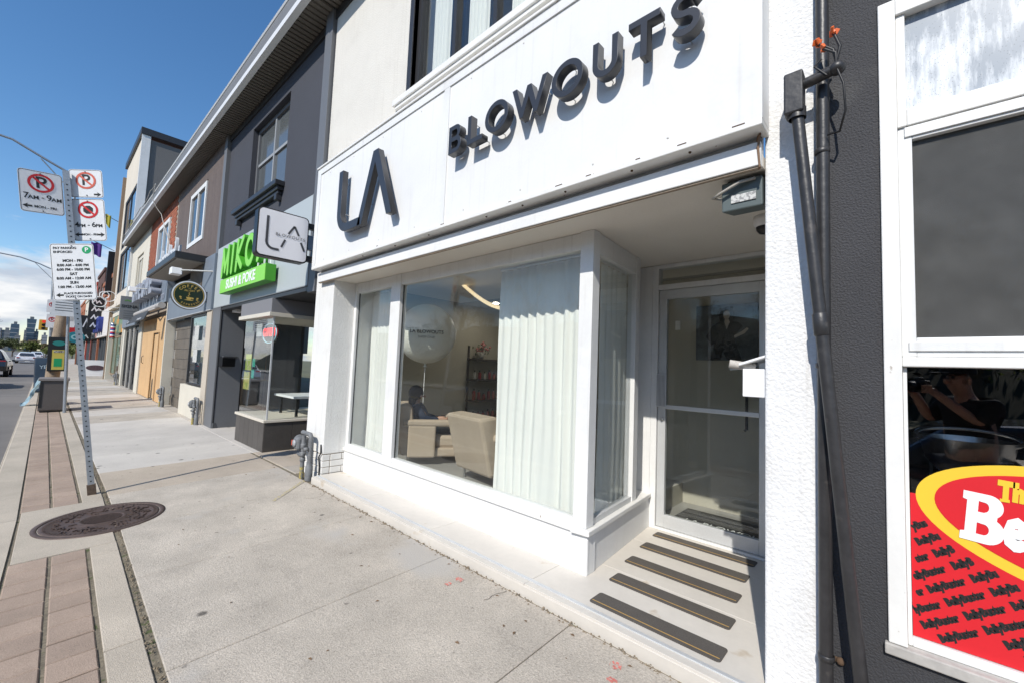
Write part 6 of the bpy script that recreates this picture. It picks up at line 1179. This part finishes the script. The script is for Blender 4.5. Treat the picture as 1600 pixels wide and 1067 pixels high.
for x, y, h in ((-26, -22, 11), (-19, -24, 12.5), (-13.5, -21, 10.5), (-5.2, -24, 13), (-.8, -21.5, 11), (2.5, -23, 12), (7.5, -21, 11.5), (-33, -23, 12)):
    tree((x, y, -.42), h, 'bare tree across the road, mirrored in the shop glass, %s from the left' % ('second', 'third', 'fourth', 'fifth', 'sixth', 'seventh', 'eighth', 'first')[k], 20 + k, LEAFS[(0, 2, 1)[k % 3]], 1500, lsize=.10, depth=5, group='trees across the road mirrored in the glass'); k += 1
wb = MB(); rr = random.Random(99)
for i in range(24000):
    x = rr.uniform(-95, 45); top = 5.5 + 1.6 * math.sin(x * .21) + 1.2 * math.sin(x * .57 + 1) + .8 * math.sin(x * 1.3); y = rr.uniform(-36, -27) if x > -60 else rr.uniform(-40, -30)
    c = Vector((x, y, -.4 + top * rr.random() ** .75)); a = Vector((rr.gauss(0, 1), rr.gauss(0, 1), rr.gauss(0, 1))).normalized() * rr.uniform(.12, .30); b = a.orthogonal().normalized() * a.length * .6; wb.add([c - a, c + b, c + a, c - b], [(0, 1, 2, 3)])
em = MB(); n = 60
V = [(-100 + 150 * i / n, y + 2 * math.sin(i * 1.7), z + (1.3 * math.sin(i * .8) + .7 * math.sin(i * 2.3) if z > 2 else 0)) for (y, z) in ((-26, -.43), (-33, 2.6), (-44, 7.2), (-60, 8.5)) for i in range(n + 1)]
em.add(V, [(k * (n + 1) + i, k * (n + 1) + i + 1, (k + 1) * (n + 1) + i + 1, (k + 1) * (n + 1) + i) for k in range(3) for i in range(n)], True)
struct('added_slope', em, mat('added_slope_earth', (.05, .048, .028), .95, n=(1.5, .4), blotch=(.2, .3)))  # added slope, never in direct view; blocks the bright horizon in glass reflections
struct('wooded_bank', wb, mat('bank_leaf', (.045, .048, .024), .8, n=(2, .3), vor=(1.2, (.055, .04, .028), .5)), 'stuff')
tree((-88, -9.5, -.35), 10.5, 'bare branching tree at the left edge of the picture', 41, LEAFS[2], 260, lsize=.10, depth=6, group='far trees at the end of the street')
wood = []
for i, (x, y, h, lm) in enumerate(((-150, -14, 6.5, 1), (-140, -10.5, 5.5, 2), (-155, -8, 6, 1), (-165, -18, 7.5, 2), (-150, -5.2, 4.8, 0), (-170, -11, 6.5, 1), (-135, -16, 6.2, 1), (-175, -22, 8, 2), (-160, -2.6, 5.2, 2), (-125, .2, 5.5, 0), (-132, 1.6, 6.5, 1), (-118, 2.2, 5.0, 0), (-128, -18.5, 6.8, 2), (-145, -20, 7, 1), (-180, -6, 6.5, 2), (-120, -1.2, 3.6, 0))):
    tree((x, y - .3, -.5), h, ('light green', 'dull green', 'brown budding')[lm] + ' tree in the belt of trees at the end of the street', 60 + i, LEAFS[lm], 1300, depth=4, lsize=.20, name='distant_tree', group='far trees at the end of the street')
# ------------------------------------------------------------------ distant towers
TB = mat('tower_glass', (.045, .085, .135), .25, n=(.3, .15), spec=.6, wave=('Z', 1.6, .18)); TG = mat('tower_concrete', (.16, .17, .185), .7, wave=('Z', 1.6, .2)); TL = mat('tower_pale', (.30, .31, .33), .6, wave=('Z', 1.6, .15))
def tower(px0, px1, zt, X, M, label, prof=None):
    """office tower at distance |X| spanning picture-left to right y values"""
    t = T('office_tower', label, 'tower', (X, (px0 + px1) / 2, -.42), group='office towers on the skyline'); n = max(6, int(zt / 5)); w0 = (px1 - px0) / 2; cy_ = (px0 + px1) / 2; prof = prof or [(0, 1), (1, 1)]
    def wd(f):
        for (a, b), (c, d) in zip(prof, prof[1:]):
            if a <= f <= c: return b + (d - b) * (f - a) / max(1e-6, c - a)
        return prof[-1][1]
    V = []; F = []
    for i in range(n + 1):
        f = i / n; q = wd(f) * w0; z = -.4 + zt * f; V += [(X - w0, cy_ - q, z), (X + w0, cy_ - q, z), (X + w0, cy_ + q, z), (X - w0, cy_ + q, z)]
    for i in range(n):
        for j in range(4): F.append((i * 4 + j, i * 4 + (j + 1) % 4, i * 4 + 4 + (j + 1) % 4, i * 4 + 4 + j))
    F.append((n * 4, n * 4 + 1, n * 4 + 2, n * 4 + 3)); t.part('shaft', MB().add(V, F), M)
    for i in range(1, n):
        f = i / n; q = wd(f) * w0 * 1.01; z = -.4 + zt * f; t.part('floor_band', MB().box(X + w0 * .99, X + w0 * 1.02, cy_ - q, cy_ + q, z - .35, z + .35), TL if M is not TL else TG)
    t.part('roof_plant', MB().box(X - w0 * .5, X + w0 * .5, cy_ - w0 * .4 * wd(1), cy_ + w0 * .4 * wd(1), -.4 + zt, zt + 2.2), TG); return t
tower(-29.9, -22.9, 35, -700, TB, 'tall waisted blue glass tower on the skyline', [(0, 1.0), (.35, .82), (.7, .8), (1, 1.0)])
tower(-40.2, -34.2, 28, -690, TB, 'dark blue tower left of the tall waisted tower', [(0, 1), (.85, 1), (.86, .92), (1, .92)])
tower(-34.6, -31.0, 15.5, -650, TG, 'low grey tower between the two blue towers'); tower(-47.5, -40.8, 22, -720, TG, 'broad grey block at the left end of the skyline'); tower(-56, -48, 24, -720, TL, 'pale block at the left picture edge of the skyline')
tower(-33.0, -29.6, 24, -745, TG, 'slim grey tower behind the tall waisted tower'); tower(-23.6, -20.6, 22, -700, TB, 'narrow blue tower right of the tall waisted tower'); tower(-16.5, -12.6, 17, -640, TL, 'pale grey block right of the skyline gap'); tower(-12.3, -8.5, 26, -690, TG, 'grey tower behind the street signs'); tower(-2.0, 8, 27, -600, TB, 'blue block behind the leaning post'); tower(-7.5, -3.0, 13, -560, TL, 'pale mid rise block beside the leaning post')

# ------------------------------------------------------------------ the photographer, seen only as a reflection
fw_ = Vector((RC[0][2], RC[1][2], RC[2][2])); rt_ = Vector((RC[0][0], RC[1][0], RC[2][0])); upv = Vector((-RC[0][1], -RC[1][1], -RC[2][1])); CP = Vector((0, 0, CAM_Z))
pc_ = T('photo_camera', 'black camera held up by the photographer, seen in the deli glass', 'camera', tuple(CP - fw_ * .12))
pc_.part('body', MB().obox(CP - fw_ * .155, rt_, upv, fw_, .14, .10, .055), BLACK, bevel=.01); pc_.part('lens', MB().lathe([(.034, 0), (.038, .03), (.036, .085), (.03, .09)], tuple(CP - fw_ * .13), tuple(fw_), 18), BLACK); pc_.part('prism_hump', MB().obox(CP - fw_ * .155 + upv * .062, rt_, upv, fw_, .05, .03, .05), BLACK, bevel=.008)
ph = T('person', 'photographer in a black cap and dark shirt, seen in the deli glass', 'person', (.36, -.22, gz(-.1) - .0)); g0 = gz(-.22)
hd_ = Vector((.33, -.16, 1.60)); bx_, by_ = .40, -.22
cl = CP - fw_ * .15 - rt_ * .085 - upv * .02; cr_ = CP - fw_ * .15 + rt_ * .085 - upv * .02
vs = [Vector(v) for v in ((bx_, by_, .92), (bx_, by_, 1.10), (bx_ - .01, by_, 1.30), (bx_ - .02, by_ + .01, 1.44), (bx_ - .035, by_ + .03, 1.50), (hd_.x, hd_.y, 1.575), (hd_.x, hd_.y, 1.68))]
sh_r = Vector((.7312, .6810, 0)) * .18; cst = Vector((bx_ - .01, by_, 1.40))
sl_, sr_ = cst - sh_r, cst + sh_r; el_ = (sl_ + cl) / 2 + Vector((.02, -.06, -.20)); er_ = (sr_ + cr_) / 2 + Vector((.10, -.02, -.20))
vs += [sl_, el_, cl + Vector((.03, -.03, -.03)), cl, sr_, er_, cr_ + Vector((.03, -.03, -.03)), cr_]
hl_, hr_ = -sh_r * .5, sh_r * .5; b0 = Vector((bx_, by_, .88)); fwh = Vector((-.68, .73, 0))
for hh, st_ in ((hl_, .06), (hr_, -.08)): vs += [b0 + hh, Vector((bx_, by_, .48)) + hh + fwh * st_, Vector((bx_, by_, g0 + .09)) + hh + fwh * st_, Vector((bx_, by_, g0 + .04)) + hh + fwh * (st_ + .17)]
ed = [(0, 1), (1, 2), (2, 3), (3, 4), (4, 5), (5, 6), (2, 7), (7, 8), (8, 9), (9, 10), (2, 11), (11, 12), (12, 13), (13, 14), (0, 15), (15, 16), (16, 17), (17, 18), (0, 19), (19, 20), (20, 21), (21, 22)]
ra = [(.15, .11), (.14, .10), (.15, .105), .06, .055, .085, .07, .06, .045, .032, .03, .06, .045, .032, .03, .085, .06, .045, .04, .085, .06, .045, .04]
bo = skinned('body', vs, ed, ra, SKIN, ph.o, off=ph.off)
def wear(name, idx, rr_, M):
    mp_ = {v: i for i, v in enumerate(idx)}; return skinned(name, [vs[i] for i in idx], [(mp_[a], mp_[b]) for a, b in ed if a in mp_ and b in mp_], rr_, M, bo, off=ph.off)
wear('shirt', [0, 1, 2, 3, 7, 8, 11, 12], [(.17, .13), (.165, .125), (.17, .125), .075, .08, .062, .08, .062], BLACKC); wear('trousers', [0, 15, 16, 17, 19, 20, 21], [(.165, .125), .10, .075, .06, .10, .075, .06], NAVY)
ph.part('cap', MB().lathe([(.108, 0), (.110, .04), (.095, .085), (.05, .115), (0, .12)], (hd_.x + .005, hd_.y - .005, 1.655), n=20), BLACKC, bo); fdir = Vector((-.68, .73, 0))
ph.part('cap_peak', MB().prism([(-.085, .07), (.085, .07), (.075, .16), (.03, .19), (-.03, .19), (-.075, .16)], lambda a, b, k: hd_ + Vector((.7312, .681, 0)) * a + fdir * b + Vector((0, 0, .065 + .008 * k - .10 * (b - .07)))), BLACKC, bo)
ph.part('nose', MB().ball(tuple(hd_ + fdir * .095 + Vector((0, 0, -.005))), .018, 8, 6, (1, 1, 1.3)), SKIN, bo)
for s in (-1, 1):
    ph.part('ear', MB().ball(tuple(hd_ + Vector((.7312, .681, 0)) * s * .088), .025, 8, 6, (.6, .6, 1.3)), SKIN, bo); ph.part('eye', MB().ball(tuple(hd_ + fdir * .078 + Vector((.7312, .681, 0)) * s * .032 + Vector((0, 0, .025))), .012, 8, 6), BLACK, bo)
    hc = cl if s < 0 else cr_
    for k in range(4): ph.part('finger', MB().tube([hc + upv * (.022 - .017 * k) + rt_ * s * .012, hc + upv * (.022 - .017 * k) + fw_ * .03 + rt_ * s * .004, hc + upv * (.022 - .017 * k) + fw_ * .042 - rt_ * s * .028], [.010, .009, .007], 6), SKIN, bo)
    ph.part('thumb', MB().tube([hc - upv * .01 - fw_ * .01, hc - fw_ * .035 - rt_ * s * .01, hc + upv * .015 - fw_ * .04 - rt_ * s * .03], [.012, .010, .008], 6), SKIN, bo)

# ------------------------------------------------------------------ cables looped along the eaves
for k, pts in enumerate((((-12.9, -.30, 7.45), (-13.2, -.32, 7.0), (-13.1, -.05, 6.5), (-12.2, .05, 5.6), (-11.5, .08, 5.0)), ((-16.5, -.28, 7.46), (-15.2, -.31, 7.30), (-14.0, -.30, 7.50), (-12.9, -.30, 7.46)), ((-22.3, -.2, 7.6), (-19.5, -.28, 7.42), (-16.5, -.28, 7.46)))):
    t = T('overhead_cable', ('slack cable dropping from the eave across the red brick window', 'cable looped along the gutter above the red brick wall', 'cable running along the gutter of the cream building')[k], 'cable', pts[0], row=True)
    P = [Vector(p) for p in pts]; q = []
    for i in range(len(P) - 1):
        for j in range(4): q.append(P[i].lerp(P[i + 1], j / 4) + Vector((0, 0, -.05 * math.sin(math.pi * j / 4))))
    t.part('wire', MB().tube(q + [P[-1]], .012, 6), mat('pale_cable', (.42, .41, .39), .6))
